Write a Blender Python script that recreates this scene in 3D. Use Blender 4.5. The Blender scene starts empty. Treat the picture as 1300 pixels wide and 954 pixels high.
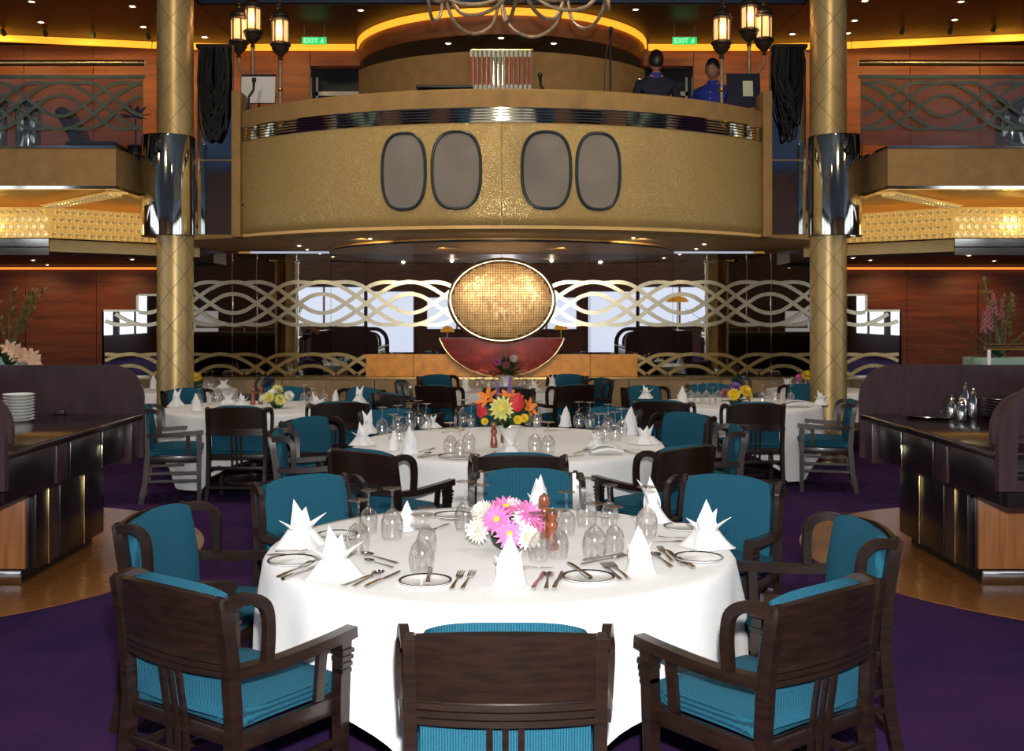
import bpy, bmesh, math, random
from mathutils import Vector, Matrix
random.seed(7)
PI = math.pi
SC = bpy.context.scene
COL = SC.collection
# ------------------------------------------------------------------ camera, world, lights, exposure
F, H, CX, CY = 1400.0, 1.70, 637.0, 397.0      # focal length in pixels of a 1300x954 frame, eye height, axis and horizon pixel
cam = bpy.data.cameras.new('camera'); camo = bpy.data.objects.new('camera', cam); COL.objects.link(camo)
camo.location = (0, 0, H); camo.rotation_euler = (PI/2, 0, 0)
cam.sensor_width = 36; cam.lens = 36*F/1300; cam.shift_x = (650-CX)/1300; cam.shift_y = -(477-CY)/1300
cam.clip_start = 0.05; cam.clip_end = 200
SC.camera = camo
SC.view_settings.view_transform = 'Standard'; SC.view_settings.look = 'None'
SC.view_settings.gamma = 1; SC.view_settings.use_curve_mapping = False
SC.view_settings.exposure = 0.0
wd = bpy.data.worlds.new('world'); SC.world = wd; wd.use_nodes = True
wd.node_tree.nodes['Background'].inputs[0].default_value = (0.75, 0.83, 1, 1)
wd.node_tree.nodes['Background'].inputs[1].default_value = 0.6
SC.cycles.use_denoising = True
SC.cycles.max_bounces = 8; SC.cycles.transparent_max_bounces = 24
SC.cycles.caustics_reflective = False; SC.cycles.caustics_refractive = False
SC.cycles.sample_clamp_indirect = 6

def light(kind, name, loc, power, color=(1, 1, 1), size=0.05, aim=None, spot=None, blend=0.6):
    l = bpy.data.lights.new(name, kind); l.energy = power; l.color = color
    if kind in ('POINT', 'SPOT'): l.shadow_soft_size = size
    if kind == 'SPOT': l.spot_size = spot; l.spot_blend = blend
    o = bpy.data.objects.new(name, l); COL.objects.link(o); o.location = loc
    if aim is not None:
        o.rotation_euler = (Vector(aim)-Vector(loc)).to_track_quat('-Z', 'Y').to_euler()
    return o
WARM = (1, 0.86, 0.68)
light('SPOT', 'camera_flash', (0.05, 0.0, 1.95), 1350, (1, 0.97, 0.94), 0.04, (0.0, 10, 1.6), math.radians(85), 0.5)
for x, y, p in [(-2.4, 3.5, 130), (2.4, 3.5, 130), (-1.6, 7.2, 120), (1.6, 7.2, 120), (-3.0, 9.6, 190), (3.0, 9.6, 190), (0, 10.2, 150), (-6.5, 8.6, 260), (6.5, 8.6, 260)]:
    light('SPOT', 'atrium_fill_beam', (x, y, 6.45), p, WARM, 0.12, (x, y+0.3, 0), math.radians(110), 0.8)  # unseen ceiling spots added to raise the ambient light
for x, tx in ((-3.2, -2.2), (0.0, 0.0), (3.2, 2.2)):      # unseen spots added to brighten the bandstand and galleries
    light('SPOT', 'bandstand_fill_beam', (x, 6.6, 6.45), 330, (1, 0.80, 0.54), 0.15, (tx, 12.6, 3.7), math.radians(62), 0.9)
for x in (-6.2, 6.2): light('SPOT', 'gallery_fill_beam', (x, 7.2, 6.45), 170, (1, 0.72, 0.42), 0.15, (x, 12.2, 3.3), math.radians(60), 0.9)  # added out of view to lighten the gallery fronts
for x, y in ((-9, -1.5), (-4, -2.2), (4, -2.2), (9, -1.5)): light('SPOT', 'rear_fill_beam', (x, y-2.5, 6.45), 420, (1, 0.78, 0.50), 0.15, (x, -10.5, 1.0), math.radians(120), 0.8)  # unseen spots added to light the rear room for mirrors and frontal fill

# ------------------------------------------------------------------ projection helpers
def W(px, py, d): return Vector(((px-CX)*d/F, d, H-(py-CY)*d/F))
def onz(px, py, z):
    d = (H-z)*F/(py-CY); return ((px-CX)*d/F, d)

# ------------------------------------------------------------------ materials
MATS = {}
def pm(name, base, rough=0.5, metal=0.0, noise=None, bump=None, stretch=(1, 1, 1), coat=0.0, spec=0.5, sheen=0.0, emit=None, alt=None, alpha=None):
    """procedural principled material: noise=(scale, amount) varies the colour, bump=(scale, strength) gives relief"""
    m = bpy.data.materials.new(name); m.use_nodes = True; nt = m.node_tree; N = nt.nodes; L = nt.links
    b = N['Principled BSDF']
    b.inputs['Base Color'].default_value = (*base, 1); b.inputs['Roughness'].default_value = rough
    b.inputs['Metallic'].default_value = metal; b.inputs['Specular IOR Level'].default_value = spec
    b.inputs['Coat Weight'].default_value = coat; b.inputs['Coat Roughness'].default_value = 0.15
    b.inputs['Sheen Weight'].default_value = sheen
    if emit: b.inputs['Emission Color'].default_value = (*emit[0], 1); b.inputs['Emission Strength'].default_value = emit[1]
    tc = N.new('ShaderNodeTexCoord'); mp = N.new('ShaderNodeMapping'); mp.inputs['Scale'].default_value = stretch
    L.new(tc.outputs['Object'], mp.inputs['Vector'])
    if noise:
        n = N.new('ShaderNodeTexNoise'); n.inputs['Scale'].default_value = noise[0]; n.inputs['Detail'].default_value = 5
        L.new(mp.outputs[0], n.inputs['Vector'])
        r = N.new('ShaderNodeValToRGB'); a = noise[1]
        lo = tuple(c*(1-a) for c in base); hi = tuple(min(1, c*(1+a)) for c in base)
        if alt: lo, hi = base, alt
        r.color_ramp.elements[0].color = (*lo, 1); r.color_ramp.elements[1].color = (*hi, 1)
        r.color_ramp.elements[0].position = 0.3; r.color_ramp.elements[1].position = 0.7
        L.new(n.outputs['Fac'], r.inputs[0]); L.new(r.outputs[0], b.inputs['Base Color'])
    if bump:
        n2 = N.new('ShaderNodeTexNoise'); n2.inputs['Scale'].default_value = bump[0]; n2.inputs['Detail'].default_value = 3
        L.new(mp.outputs[0], n2.inputs['Vector'])
        bp = N.new('ShaderNodeBump'); bp.inputs['Strength'].default_value = bump[1]; bp.inputs['Distance'].default_value = 0.01
        L.new(n2.outputs['Fac'], bp.inputs['Height']); L.new(bp.outputs[0], b.inputs['Normal'])
    MATS[name] = m
    return m
def M(n): return MATS[n]

pm('chair_wood', (0.014, 0.0060, 0.0036), 0.38, noise=(9, 0.45), stretch=(1, 1, 6), coat=0.25)
pm('linen', (0.86, 0.85, 0.84), 0.75, noise=(30, 0.02), bump=(220, 0.06), sheen=0.2)
pm('napkin_linen', (0.80, 0.80, 0.80), 0.7, noise=(30, 0.02), bump=(200, 0.05))
pm('steel', (0.62, 0.58, 0.53), 0.16, 1.0, noise=(20, 0.06))
pm('silver', (0.80, 0.78, 0.74), 0.12, 1.0, noise=(12, 0.05))
pm('brass', (0.80, 0.58, 0.24), 0.22, 1.0, noise=(6, 0.1))
pm('pale_brass', (0.86, 0.76, 0.50), 0.2, 1.0, noise=(6, 0.08))
pm('chrome', (0.78, 0.76, 0.64), 0.07, 1.0, noise=(4, 0.08))
pm('dark_brass', (0.10, 0.13, 0.10), 0.3, 0.8, noise=(5, 0.2))
pm('column_gold', (0.56, 0.40, 0.17), 0.38, 0.5, noise=(3, 0.08), bump=(60, 0.03))
pm('column_seam', (0.22, 0.15, 0.07), 0.5, 0.5, noise=(10, 0.1))
pm('suede', (0.30, 0.175, 0.058), 0.85, noise=(7, 0.14), bump=(90, 0.05))
pm('parapet_suede', (0.24, 0.165, 0.09), 0.85, noise=(9, 0.12), bump=(90, 0.05))
pm('wood_panel', (0.13, 0.036, 0.014), 0.5, noise=(2.2, 0.4), stretch=(0.5, 1, 7), spec=0.3)
pm('wood_panel_warm', (0.26, 0.085, 0.025), 0.55, noise=(2.2, 0.3), stretch=(0.5, 1, 6))
pm('burl', (0.58, 0.235, 0.022), 0.4, noise=(9, 0.2), coat=0.1)
pm('station_wood', (0.045, 0.022, 0.026), 0.42, noise=(14, 0.3), stretch=(1, 1, 0.3), coat=0.15)
pm('station_dark', (0.014, 0.009, 0.010), 0.3, noise=(12, 0.3), coat=0.3)
pm('station_top', (0.022, 0.011, 0.010), 0.16, noise=(6, 0.25), coat=0.5)
pm('station_front', (0.33, 0.13, 0.045), 0.35, noise=(5, 0.25), stretch=(8, 1, 0.6), coat=0.3)
pm('black', (0.008, 0.008, 0.010), 0.4, noise=(10, 0.2))
pm('reflection_black', (0.0025, 0.0025, 0.003), 0.55, noise=(10, 0.2), spec=0.25)  # near black of the modelled chandelier reflection
pm('navy', (0.005, 0.008, 0.028), 0.8, noise=(12, 0.2))
pm('royal_blue', (0.012, 0.03, 0.30), 0.75, noise=(12, 0.2))
pm('skin', (0.30, 0.15, 0.09), 0.55, noise=(15, 0.1))
pm('hair', (0.008, 0.006, 0.006), 0.4, noise=(40, 0.3))
pm('ceiling_brown', (0.030, 0.009, 0.006), 0.45, noise=(2, 0.3), stretch=(1, 6, 1), spec=0.25)
pm('ceiling_blue', (0.13, 0.21, 0.33), 0.6, noise=(1.5, 0.35))
pm('fascia_blue', (0.012, 0.035, 0.085), 0.5, noise=(1.5, 0.4))
pm('soffit', (0.74, 0.46, 0.17), 0.4, noise=(1.2, 0.15), spec=0.3)
pm('soffit_gold', (0.66, 0.38, 0.10), 0.35, 0.1, noise=(2, 0.2))
pm('dome_olive', (0.10, 0.09, 0.055), 0.7, noise=(20, 0.15), bump=(60, 0.1))
pm('plate_white', (0.85, 0.85, 0.83), 0.12, noise=(5, 0.01), coat=0.5)
pm('plate_rim', (0.03, 0.025, 0.03), 0.2, noise=(30, 0.3))
pm('mill_wood', (0.26, 0.075, 0.03), 0.28, noise=(12, 0.3), stretch=(1, 1, 4), coat=0.5)
pm('leaf_green', (0.05, 0.13, 0.03), 0.5, noise=(25, 0.35))
pm('leaf_dark', (0.012, 0.045, 0.018), 0.5, noise=(20, 0.4))
pm('leaf_olive', (0.14, 0.12, 0.03), 0.6, noise=(25, 0.4))
for nm, c in [('pink', (0.80, 0.20, 0.50)), ('white_bloom', (0.86, 0.86, 0.76)), ('yellow', (0.85, 0.62, 0.03)), ('pale_yellow', (0.80, 0.75, 0.25)), ('orange', (0.85, 0.24, 0.03)), ('red', (0.62, 0.02, 0.03)), ('purple', (0.26, 0.12, 0.42)), ('dusky_pink', (0.40, 0.13, 0.14)), ('peach', (0.62, 0.38, 0.24))]:
    pm('petal_'+nm, c, 0.6, noise=(60, 0.15))
pm('ceramic_white', (0.85, 0.84, 0.80), 0.2, noise=(6, 0.02), coat=0.4)
pm('planter_green', (0.28, 0.42, 0.34), 0.5, noise=(5, 0.1))
pm('grille', (0.20, 0.175, 0.145), 0.8, noise=(3, 0.06), bump=(240, 0.1))
pm('grille_frame', (0.012, 0.022, 0.028), 0.35, noise=(10, 0.2))
pm('red_reflection', (0.50, 0.05, 0.03), 0.05, 0.75, noise=(3, 0.3), coat=0.3)  # mirror surface with a red reflection put into its colour
pm('mosaic_gold', (0.96, 0.56, 0.27), 0.36, 0.4, noise=(9, 0.3))
pm('mosaic_back', (0.25, 0.10, 0.03), 0.5, 0.5, noise=(9, 0.2))
pm('lantern_iron', (0.055, 0.045, 0.032), 0.45, 0.6, noise=(30, 0.4))
pm('lantern_pane', (0.9, 0.6, 0.35), 0.5, noise=(12, 0.1), emit=((1, 0.45, 0.15), 1.25))
pm('bulb', (1, 0.9, 0.7), 0.5, noise=(5, 0.02), emit=((1, 0.85, 0.62), 14))
pm('star_bulb', (1, 0.95, 0.85), 0.5, noise=(5, 0.02), emit=((1, 0.9, 0.75), 18))
pm('cove_glow', (1, 0.5, 0.1), 0.5, noise=(2.5, 0.25), emit=((1, 0.37, 0.02), 1.35))
pm('cove_glow_low', (1, 0.45, 0.1), 0.5, noise=(2, 0.1), emit=((1, 0.30, 0.03), 0.9))
pm('crystal_backlight', (0.9, 0.6, 0.2), 0.35, 0.3, noise=(9, 0.3), emit=((1, 0.55, 0.12), 0.35))
pm('crystal', (1.0, 0.78, 0.36), 0.14, 0.8, noise=(14, 0.1), emit=((1, 0.66, 0.25), 0.22))
pm('exit_green', (0.02, 0.5, 0.12), 0.4, noise=(6, 0.03), emit=((0.02, 0.75, 0.16), 0.8))
pm('exit_text', (0.8, 1, 0.85), 0.4, noise=(6, 0.02), emit=((0.5, 1, 0.6), 0.9))
pm('daylight', (0.8, 0.88, 1), 0.4, noise=(0.4, 0.05), emit=((0.74, 0.83, 1.0), 1.0))
pm('daylight_side_fill', (0.8, 0.88, 1), 0.4, noise=(0.4, 0.05), emit=((0.80, 0.87, 1.0), 2.2))  # glow of the added side panes
pm('tube_red', (0.45, 0.06, 0.03), 0.4, noise=(20, 0.2))
pm('paper', (0.70, 0.70, 0.68), 0.8, noise=(6, 0.03))
pm('paper_green', (0.55, 0.60, 0.42), 0.8, noise=(6, 0.03))
pm('grey_metal', (0.33, 0.33, 0.33), 0.35, 0.5, noise=(5, 0.15))
pm('white_post', (0.75, 0.72, 0.62), 0.35, noise=(8, 0.05))
pm('amber_shade', (0.75, 0.30, 0.03), 0.35, noise=(6, 0.2), emit=((1, 0.40, 0.04), 0.45))
pm('chandelier_gold', (0.34, 0.24, 0.15), 0.45, 0.4, noise=(20, 0.25))
pm('dark_wall', (0.085, 0.032, 0.016), 0.5, noise=(2, 0.3), stretch=(1, 1, 4))

def node_mat(name):
    m = bpy.data.materials.new(name); m.use_nodes = True; MATS[name] = m
    return m.node_tree, m.node_tree.nodes, m.node_tree.links, m.node_tree.nodes['Principled BSDF']
def fabric():
    nt, N, L, b = node_mat('teal_fabric')
    tc = N.new('ShaderNodeTexCoord')
    w = N.new('ShaderNodeTexWave'); w.wave_type = 'BANDS'; w.bands_direction = 'X'; w.inputs['Scale'].default_value = 42
    w.inputs['Distortion'].default_value = 0.6; w.inputs['Detail'].default_value = 1
    w2 = N.new('ShaderNodeTexNoise'); w2.inputs['Scale'].default_value = 190
    L.new(tc.outputs['Object'], w.inputs[0]); L.new(tc.outputs['Object'], w2.inputs[0])
    mx = N.new('ShaderNodeMath'); mx.operation = 'MULTIPLY_ADD'; mx.inputs[1].default_value = 0.6
    L.new(w.outputs['Fac'], mx.inputs[0])
    m2 = N.new('ShaderNodeMath'); m2.operation = 'MULTIPLY'; m2.inputs[1].default_value = 0.5
    L.new(w2.outputs['Fac'], m2.inputs[0]); L.new(m2.outputs[0], mx.inputs[2])
    r = N.new('ShaderNodeValToRGB')
    r.color_ramp.elements[0].color = (0.006, 0.030, 0.056, 1); r.color_ramp.elements[1].color = (0.016, 0.120, 0.185, 1)
    r.color_ramp.elements[0].position = 0.15; r.color_ramp.elements[1].position = 0.75
    L.new(mx.outputs[0], r.inputs[0]); L.new(r.outputs[0], b.inputs['Base Color'])
    bp = N.new('ShaderNodeBump'); bp.inputs['Strength'].default_value = 0.25; bp.inputs['Distance'].default_value = 0.004
    L.new(mx.outputs[0], bp.inputs['Height']); L.new(bp.outputs[0], b.inputs['Normal'])
    b.inputs['Roughness'].default_value = 0.9; b.inputs['Specular IOR Level'].default_value = 0.2
fabric()
def carpet():
    nt, N, L, b = node_mat('carpet')
    tc = N.new('ShaderNodeTexCoord')
    n = N.new('ShaderNodeTexNoise'); n.inputs['Scale'].default_value = 1.6; n.inputs['Detail'].default_value = 6
    n2 = N.new('ShaderNodeTexNoise'); n2.inputs['Scale'].default_value = 70; n2.inputs['Detail'].default_value = 3
    L.new(tc.outputs['Object'], n.inputs[0]); L.new(tc.outputs['Object'], n2.inputs[0])
    a = N.new('ShaderNodeMath'); a.operation = 'ADD'; L.new(n.outputs['Fac'], a.inputs[0]); L.new(n2.outputs['Fac'], a.inputs[1])
    r = N.new('ShaderNodeValToRGB'); r.color_ramp.elements[0].color = (0.018, 0.012, 0.062, 1); r.color_ramp.elements[1].color = (0.075, 0.018, 0.085, 1)
    r.color_ramp.elements[0].position = 0.35; r.color_ramp.elements[1].position = 0.75
    h = N.new('ShaderNodeMath'); h.operation = 'MULTIPLY'; h.inputs[1].default_value = 0.5; L.new(a.outputs[0], h.inputs[0])
    L.new(h.outputs[0], r.inputs[0]); L.new(r.outputs[0], b.inputs['Base Color'])
    bp = N.new('ShaderNodeBump'); bp.inputs['Strength'].default_value = 0.3; bp.inputs['Distance'].default_value = 0.01
    L.new(n2.outputs['Fac'], bp.inputs['Height']); L.new(bp.outputs[0], b.inputs['Normal'])
    b.inputs['Roughness'].default_value = 0.95; b.inputs['Specular IOR Level'].default_value = 0.1
carpet()
def damask():
    nt, N, L, b = node_mat('damask')
    tc = N.new('ShaderNodeTexCoord')
    n = N.new('ShaderNodeTexNoise'); n.inputs['Scale'].default_value = 9
    L.new(tc.outputs['Object'], n.inputs[0])
    mv = N.new('ShaderNodeMix'); mv.data_type = 'VECTOR'; mv.inputs[0].default_value = 0.12
    L.new(tc.outputs['Object'], mv.inputs[4]); L.new(n.outputs['Color'], mv.inputs[5])
    v = N.new('ShaderNodeTexVoronoi'); v.feature = 'DISTANCE_TO_EDGE'; v.inputs['Scale'].default_value = 13
    L.new(mv.outputs[1], v.inputs['Vector'])
    w = N.new('ShaderNodeTexWave'); w.wave_type = 'RINGS'; w.inputs['Scale'].default_value = 8; w.inputs['Distortion'].default_value = 18; w.inputs['Detail'].default_value = 1.5; w.inputs['Detail Scale'].default_value = 3
    L.new(tc.outputs['Object'], w.inputs[0])
    r = N.new('ShaderNodeValToRGB'); r.color_ramp.elements[0].position = 0.55; r.color_ramp.elements[1].position = 0.72
    L.new(w.outputs['Fac'], r.inputs[0])
    c = N.new('ShaderNodeMix'); c.data_type = 'RGBA'
    c.inputs[6].default_value = (0.40, 0.265, 0.085, 1); c.inputs[7].default_value = (0.48, 0.335, 0.125, 1)
    L.new(r.outputs[0], c.inputs[0]); L.new(c.outputs[2], b.inputs['Base Color'])
    rr = N.new('ShaderNodeMapRange'); rr.inputs[3].default_value = 0.55; rr.inputs[4].default_value = 0.28
    L.new(r.outputs[0], rr.inputs[0]); L.new(rr.outputs[0], b.inputs['Roughness'])
    bp = N.new('ShaderNodeBump'); bp.inputs['Strength'].default_value = 0.22; bp.inputs['Distance'].default_value = 0.006
    L.new(w.outputs['Fac'], bp.inputs['Height']); L.new(bp.outputs[0], b.inputs['Normal'])
    b.inputs['Metallic'].default_value = 0.35
damask()
def wood_floor():
    nt, N, L, b = node_mat('wood_floor')
    tc = N.new('ShaderNodeTexCoord')
    n = N.new('ShaderNodeTexNoise'); n.inputs['Scale'].default_value = 30; n.inputs['Detail'].default_value = 4
    mp = N.new('ShaderNodeMapping'); mp.inputs['Scale'].default_value = (1, 0.35, 1)
    L.new(tc.outputs['Object'], mp.inputs[0]); L.new(mp.outputs[0], n.inputs[0])
    r = N.new('ShaderNodeValToRGB'); r.color_ramp.elements[0].color = (0.19, 0.073, 0.016, 1); r.color_ramp.elements[1].color = (0.34, 0.14, 0.036, 1)
    L.new(n.outputs['Fac'], r.inputs[0]); L.new(r.outputs[0], b.inputs['Base Color'])
    b.inputs['Roughness'].default_value = 0.22
wood_floor()
def mirror(name, col, rough=0.01):
    nt, N, L, b = node_mat(name)
    n = N.new('ShaderNodeTexNoise'); n.inputs['Scale'].default_value = 0.7
    tc = N.new('ShaderNodeTexCoord'); L.new(tc.outputs['Object'], n.inputs[0])
    r = N.new('ShaderNodeValToRGB'); r.color_ramp.elements[0].color = (*[c*0.95 for c in col], 1); r.color_ramp.elements[1].color = (*col, 1)
    L.new(n.outputs['Fac'], r.inputs[0]); L.new(r.outputs[0], b.inputs['Base Color'])
    b.inputs['Metallic'].default_value = 1; b.inputs['Roughness'].default_value = rough
mirror('mirror_clear', (0.72, 0.72, 0.74)); mirror('mirror_smoked', (0.24, 0.19, 0.155)); mirror('mirror_dark', (0.62, 0.66, 0.72), 0.04)
def glass(name, tint, gloss=1.0):
    m = bpy.data.materials.new(name); m.use_nodes = True; MATS[name] = m; nt = m.node_tree; N = nt.nodes; L = nt.links
    N.remove(N['Principled BSDF']); out = N['Material Output']
    lw = N.new('ShaderNodeLayerWeight'); lw.inputs[0].default_value = 0.35
    ramp = N.new('ShaderNodeValToRGB'); ramp.color_ramp.elements[0].color = (*tint, 1); ramp.color_ramp.elements[1].color = (*[t*0.50 for t in tint], 1)
    ramp.color_ramp.elements[0].position = 0.78; ramp.color_ramp.elements[1].position = 0.95
    L.new(lw.outputs['Facing'], ramp.inputs[0])
    t = N.new('ShaderNodeBsdfTransparent'); L.new(ramp.outputs[0], t.inputs[0])
    g = N.new('ShaderNodeBsdfGlossy'); g.inputs['Roughness'].default_value = 0.11; g.inputs[0].default_value = (gloss, gloss, gloss, 1)
    pw = N.new('ShaderNodeMath'); pw.operation = 'POWER'; pw.inputs[1].default_value = 3.0; L.new(lw.outputs['Facing'], pw.inputs[0])
    fr = N.new('ShaderNodeMath'); fr.operation = 'MULTIPLY_ADD'; fr.inputs[1].default_value = 0.75; fr.inputs[2].default_value = 0.10; L.new(pw.outputs[0], fr.inputs[0])
    lw.inputs[0].default_value = 0.5
    mx = N.new('ShaderNodeMixShader'); L.new(fr.outputs[0], mx.inputs[0]); L.new(t.outputs[0], mx.inputs[1]); L.new(g.outputs[0], mx.inputs[2])
    L.new(mx.outputs[0], out.inputs[0])
glass('wine_glass', (0.99, 0.985, 0.98), 1.0); glass('rail_glass', (0.72, 0.74, 0.74))

# ------------------------------------------------------------------ mesh builder
class MB:
    def __init__(s): s.v = []; s.f = []; s.m = []
    def add(s, verts, faces, mi=0):
        o = len(s.v); s.v += [tuple(p) for p in verts]
        for f in faces: s.f.append(tuple(i+o for i in f)); s.m.append(mi)
        return s
    def box(s, c, size, rot=None, mi=0):
        x, y, z = (q/2 for q in size); vs = []
        for dx, dy, dz in ((-x,-y,-z),(x,-y,-z),(x,y,-z),(-x,y,-z),(-x,-y,z),(x,-y,z),(x,y,z),(-x,y,z)):
            p = Vector((dx, dy, dz))
            if rot is not None: p = rot @ p
            vs.append(p+Vector(c))
        return s.add(vs, [(0,3,2,1),(4,5,6,7),(0,1,5,4),(1,2,6,5),(2,3,7,6),(3,0,4,7)], mi)
    def box2(s, a, b, mi=0):
        return s.box([(p+q)/2 for p, q in zip(a, b)], [abs(q-p) for p, q in zip(a, b)], None, mi)
    def rbox(s, c, size, r=0.01, seg=2, rot=None, mi=0):
        bm = bmesh.new(); bmesh.ops.create_cube(bm, size=1); bmesh.ops.scale(bm, vec=size, verts=bm.verts)
        bmesh.ops.bevel(bm, geom=bm.edges[:], offset=r, segments=seg, profile=0.5, affect='EDGES')
        vs = []
        for v in bm.verts:
            p = v.co.copy()
            if rot is not None: p = rot @ p
            vs.append(p+Vector(c))
        bm.verts.index_update(); fs = [tuple(v.index for v in f.verts) for f in bm.faces]; bm.free()
        return s.add(vs, fs, mi)
    def tube(s, path, r, seg=8, closed=False, mi=0):
        P = [Vector(p) for p in path]; n = len(P); vs = []; ref = None
        rr = r if hasattr(r, '__len__') else [r]*n
        for i in range(n):
            a = P[i-1] if (i > 0 or closed) else P[i]; b = P[(i+1) % n] if (i < n-1 or closed) else P[i]
            t = (b-a).normalized()
            if ref is None: ref = Vector((0,0,1)) if abs(t.z) < 0.9 else Vector((1,0,0))
            u = (ref - t*ref.dot(t)).normalized(); w = t.cross(u); ref = u
            for k in range(seg):
                an = 2*PI*k/seg; vs.append(P[i]+(u*math.cos(an)+w*math.sin(an))*rr[i])
        fs = []
        for i in range(n if closed else n-1):
            j = (i+1) % n
            for k in range(seg):
                l = (k+1) % seg; fs.append((i*seg+k, i*seg+l, j*seg+l, j*seg+k))
        if not closed: fs.append(tuple(range(seg-1, -1, -1))); fs.append(tuple((n-1)*seg+k for k in range(seg)))
        return s.add(vs, fs, mi)
    def bar(s, path, side, w, h, mi=0, closed=False):
        """rectangular section swept along a path; side is the direction of width w, h the thickness across it"""
        P = [Vector(p) for p in path]; n = len(P); S = Vector(side).normalized(); vs = []
        ww = w if hasattr(w, '__len__') else [w]*n; hh = h if hasattr(h, '__len__') else [h]*n
        for i in range(n):
            a = P[i-1] if (i > 0 or closed) else P[i]; b = P[(i+1) % n] if (i < n-1 or closed) else P[i]
            t = (b-a).normalized(); nn = S.cross(t).normalized(); S2 = t.cross(nn).normalized()
            for x, y in ((-1,-1),(1,-1),(1,1),(-1,1)): vs.append(P[i]+S2*(x*ww[i]/2)+nn*(y*hh[i]/2))
        fs = []
        for i in range(n if closed else n-1):
            j = (i+1) % n
            for k in range(4): l = (k+1) % 4; fs.append((i*4+k, i*4+l, j*4+l, j*4+k))
        if not closed: fs.append((3,2,1,0)); fs.append(tuple((n-1)*4+k for k in range(4)))
        return s.add(vs, fs, mi)
    def lathe(s, prof, seg=20, c=(0,0,0), mi=0, mat=None, caps=True):
        vs = []; n = len(prof)
        for r, z in prof:
            for k in range(seg):
                a = 2*PI*k/seg; p = Vector((r*math.cos(a), r*math.sin(a), z))
                if mat is not None: p = mat @ p
                vs.append(p+Vector(c))
        fs = []
        for i in range(n-1):
            for k in range(seg):
                l = (k+1) % seg; fs.append((i*seg+k, i*seg+l, (i+1)*seg+l, (i+1)*seg+k))
        if caps:
            if prof[0][0] > 1e-6: fs.append(tuple(range(seg-1, -1, -1)))
            if prof[-1][0] > 1e-6: fs.append(tuple((n-1)*seg+k for k in range(seg)))
        return s.add(vs, fs, mi)
    def sheet(s, fn, nu, nv, th, mi=0):
        """thick sheet: fn(u,v)->point, thickened by th along its normals"""
        g = [[Vector(fn(i/nu, j/nv)) for j in range(nv+1)] for i in range(nu+1)]
        top = []; bot = []
        for i in range(nu+1):
            for j in range(nv+1):
                du = g[min(i+1, nu)][j]-g[max(i-1, 0)][j]; dv = g[i][min(j+1, nv)]-g[i][max(j-1, 0)]
                nn = du.cross(dv); nn = nn.normalized() if nn.length > 1e-9 else Vector((0,0,1))
                top.append(g[i][j]+nn*th/2); bot.append(g[i][j]-nn*th/2)
        o = len(top); idx = lambda i, j: i*(nv+1)+j; fs = []
        for i in range(nu):
            for j in range(nv):
                fs.append((idx(i,j), idx(i+1,j), idx(i+1,j+1), idx(i,j+1))); fs.append((o+idx(i,j), o+idx(i,j+1), o+idx(i+1,j+1), o+idx(i+1,j)))
        for i in range(nu):
            fs.append((idx(i,0), o+idx(i,0), o+idx(i+1,0), idx(i+1,0))); fs.append((idx(i,nv), idx(i+1,nv), o+idx(i+1,nv), o+idx(i,nv)))
        for j in range(nv):
            fs.append((idx(0,j), idx(0,j+1), o+idx(0,j+1), o+idx(0,j))); fs.append((idx(nu,j), o+idx(nu,j), o+idx(nu,j+1), idx(nu,j+1)))
        return s.add(top+bot, fs, mi)
    def prism(s, poly, d0, d1, axis='y', mi=0):
        """extrude a 2-D polygon; axis y: poly is (x,z); axis z: poly is (x,y); axis x: poly is (y,z)"""
        def p3(p, d): return {'y': (p[0], d, p[1]), 'z': (p[0], p[1], d), 'x': (d, p[0], p[1])}[axis]
        n = len(poly); vs = [p3(p, d0) for p in poly]+[p3(p, d1) for p in poly]
        fs = [tuple(range(n)), tuple(range(2*n-1, n-1, -1))]+[(i, n+i, n+(i+1) % n, (i+1) % n) for i in range(n)]
        return s.add(vs, fs, mi)
    def mesh(s, name, mats, smooth=40):
        me = bpy.data.meshes.new(name); me.from_pydata(s.v, [], s.f)
        for m in (mats if isinstance(mats, (list, tuple)) else [mats]): me.materials.append(M(m) if isinstance(m, str) else m)
        if len(me.materials) > 1: me.polygons.foreach_set('material_index', s.m)
        bm = bmesh.new(); bm.from_mesh(me); bmesh.ops.recalc_face_normals(bm, faces=bm.faces); bm.to_mesh(me); bm.free()
        if smooth:
            me.polygons.foreach_set('use_smooth', [True]*len(me.polygons)); me.set_sharp_from_angle(angle=math.radians(smooth))
        me.update(); return me
def obj(name, mb, mat, parent=None, loc=None, rz=0, smooth=40, kind=None, rot=None, label=None):
    me = mb.mesh(name, mat, smooth) if isinstance(mb, MB) else mb
    o = bpy.data.objects.new(name, me); COL.objects.link(o)
    if parent: o.parent = parent
    if loc is not None: o.location = loc
    if rz: o.rotation_euler = (0, 0, rz)
    if rot is not None: o.rotation_euler = rot
    if kind: o['kind'] = kind
    if label: o['label'] = label
    return o
def tag(o, label, cat, group=None):
    o['label'] = label; o['category'] = cat
    if group: o['group'] = group
    return o
def thing(name, label, cat, loc=(0,0,0), rz=0, group=None):
    o = bpy.data.objects.new(name, None); COL.objects.link(o); o.location = loc; o.rotation_euler = (0,0,rz)
    o.empty_display_size = 0.1
    return tag(o, label, cat, group)
def copy_tree(root, loc, rz=0, label=None, group=None, scale=None):
    r = root.copy(); COL.objects.link(r); r.location = loc; r.rotation_euler = (0,0,rz)
    if scale: r.scale = scale
    if label: r['label'] = label
    if group: r['group'] = group
    def rec(a, b):
        for ch in a.children:
            if ch.name in skip: continue
            c = ch.copy(); COL.objects.link(c); c.parent = b; skip.add(c.name); rec(ch, c)
    skip = set(); rec(root, r); return r
def struct(name, mb, mat, smooth=40): return obj(name, mb, mat, kind='structure', smooth=smooth)
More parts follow.
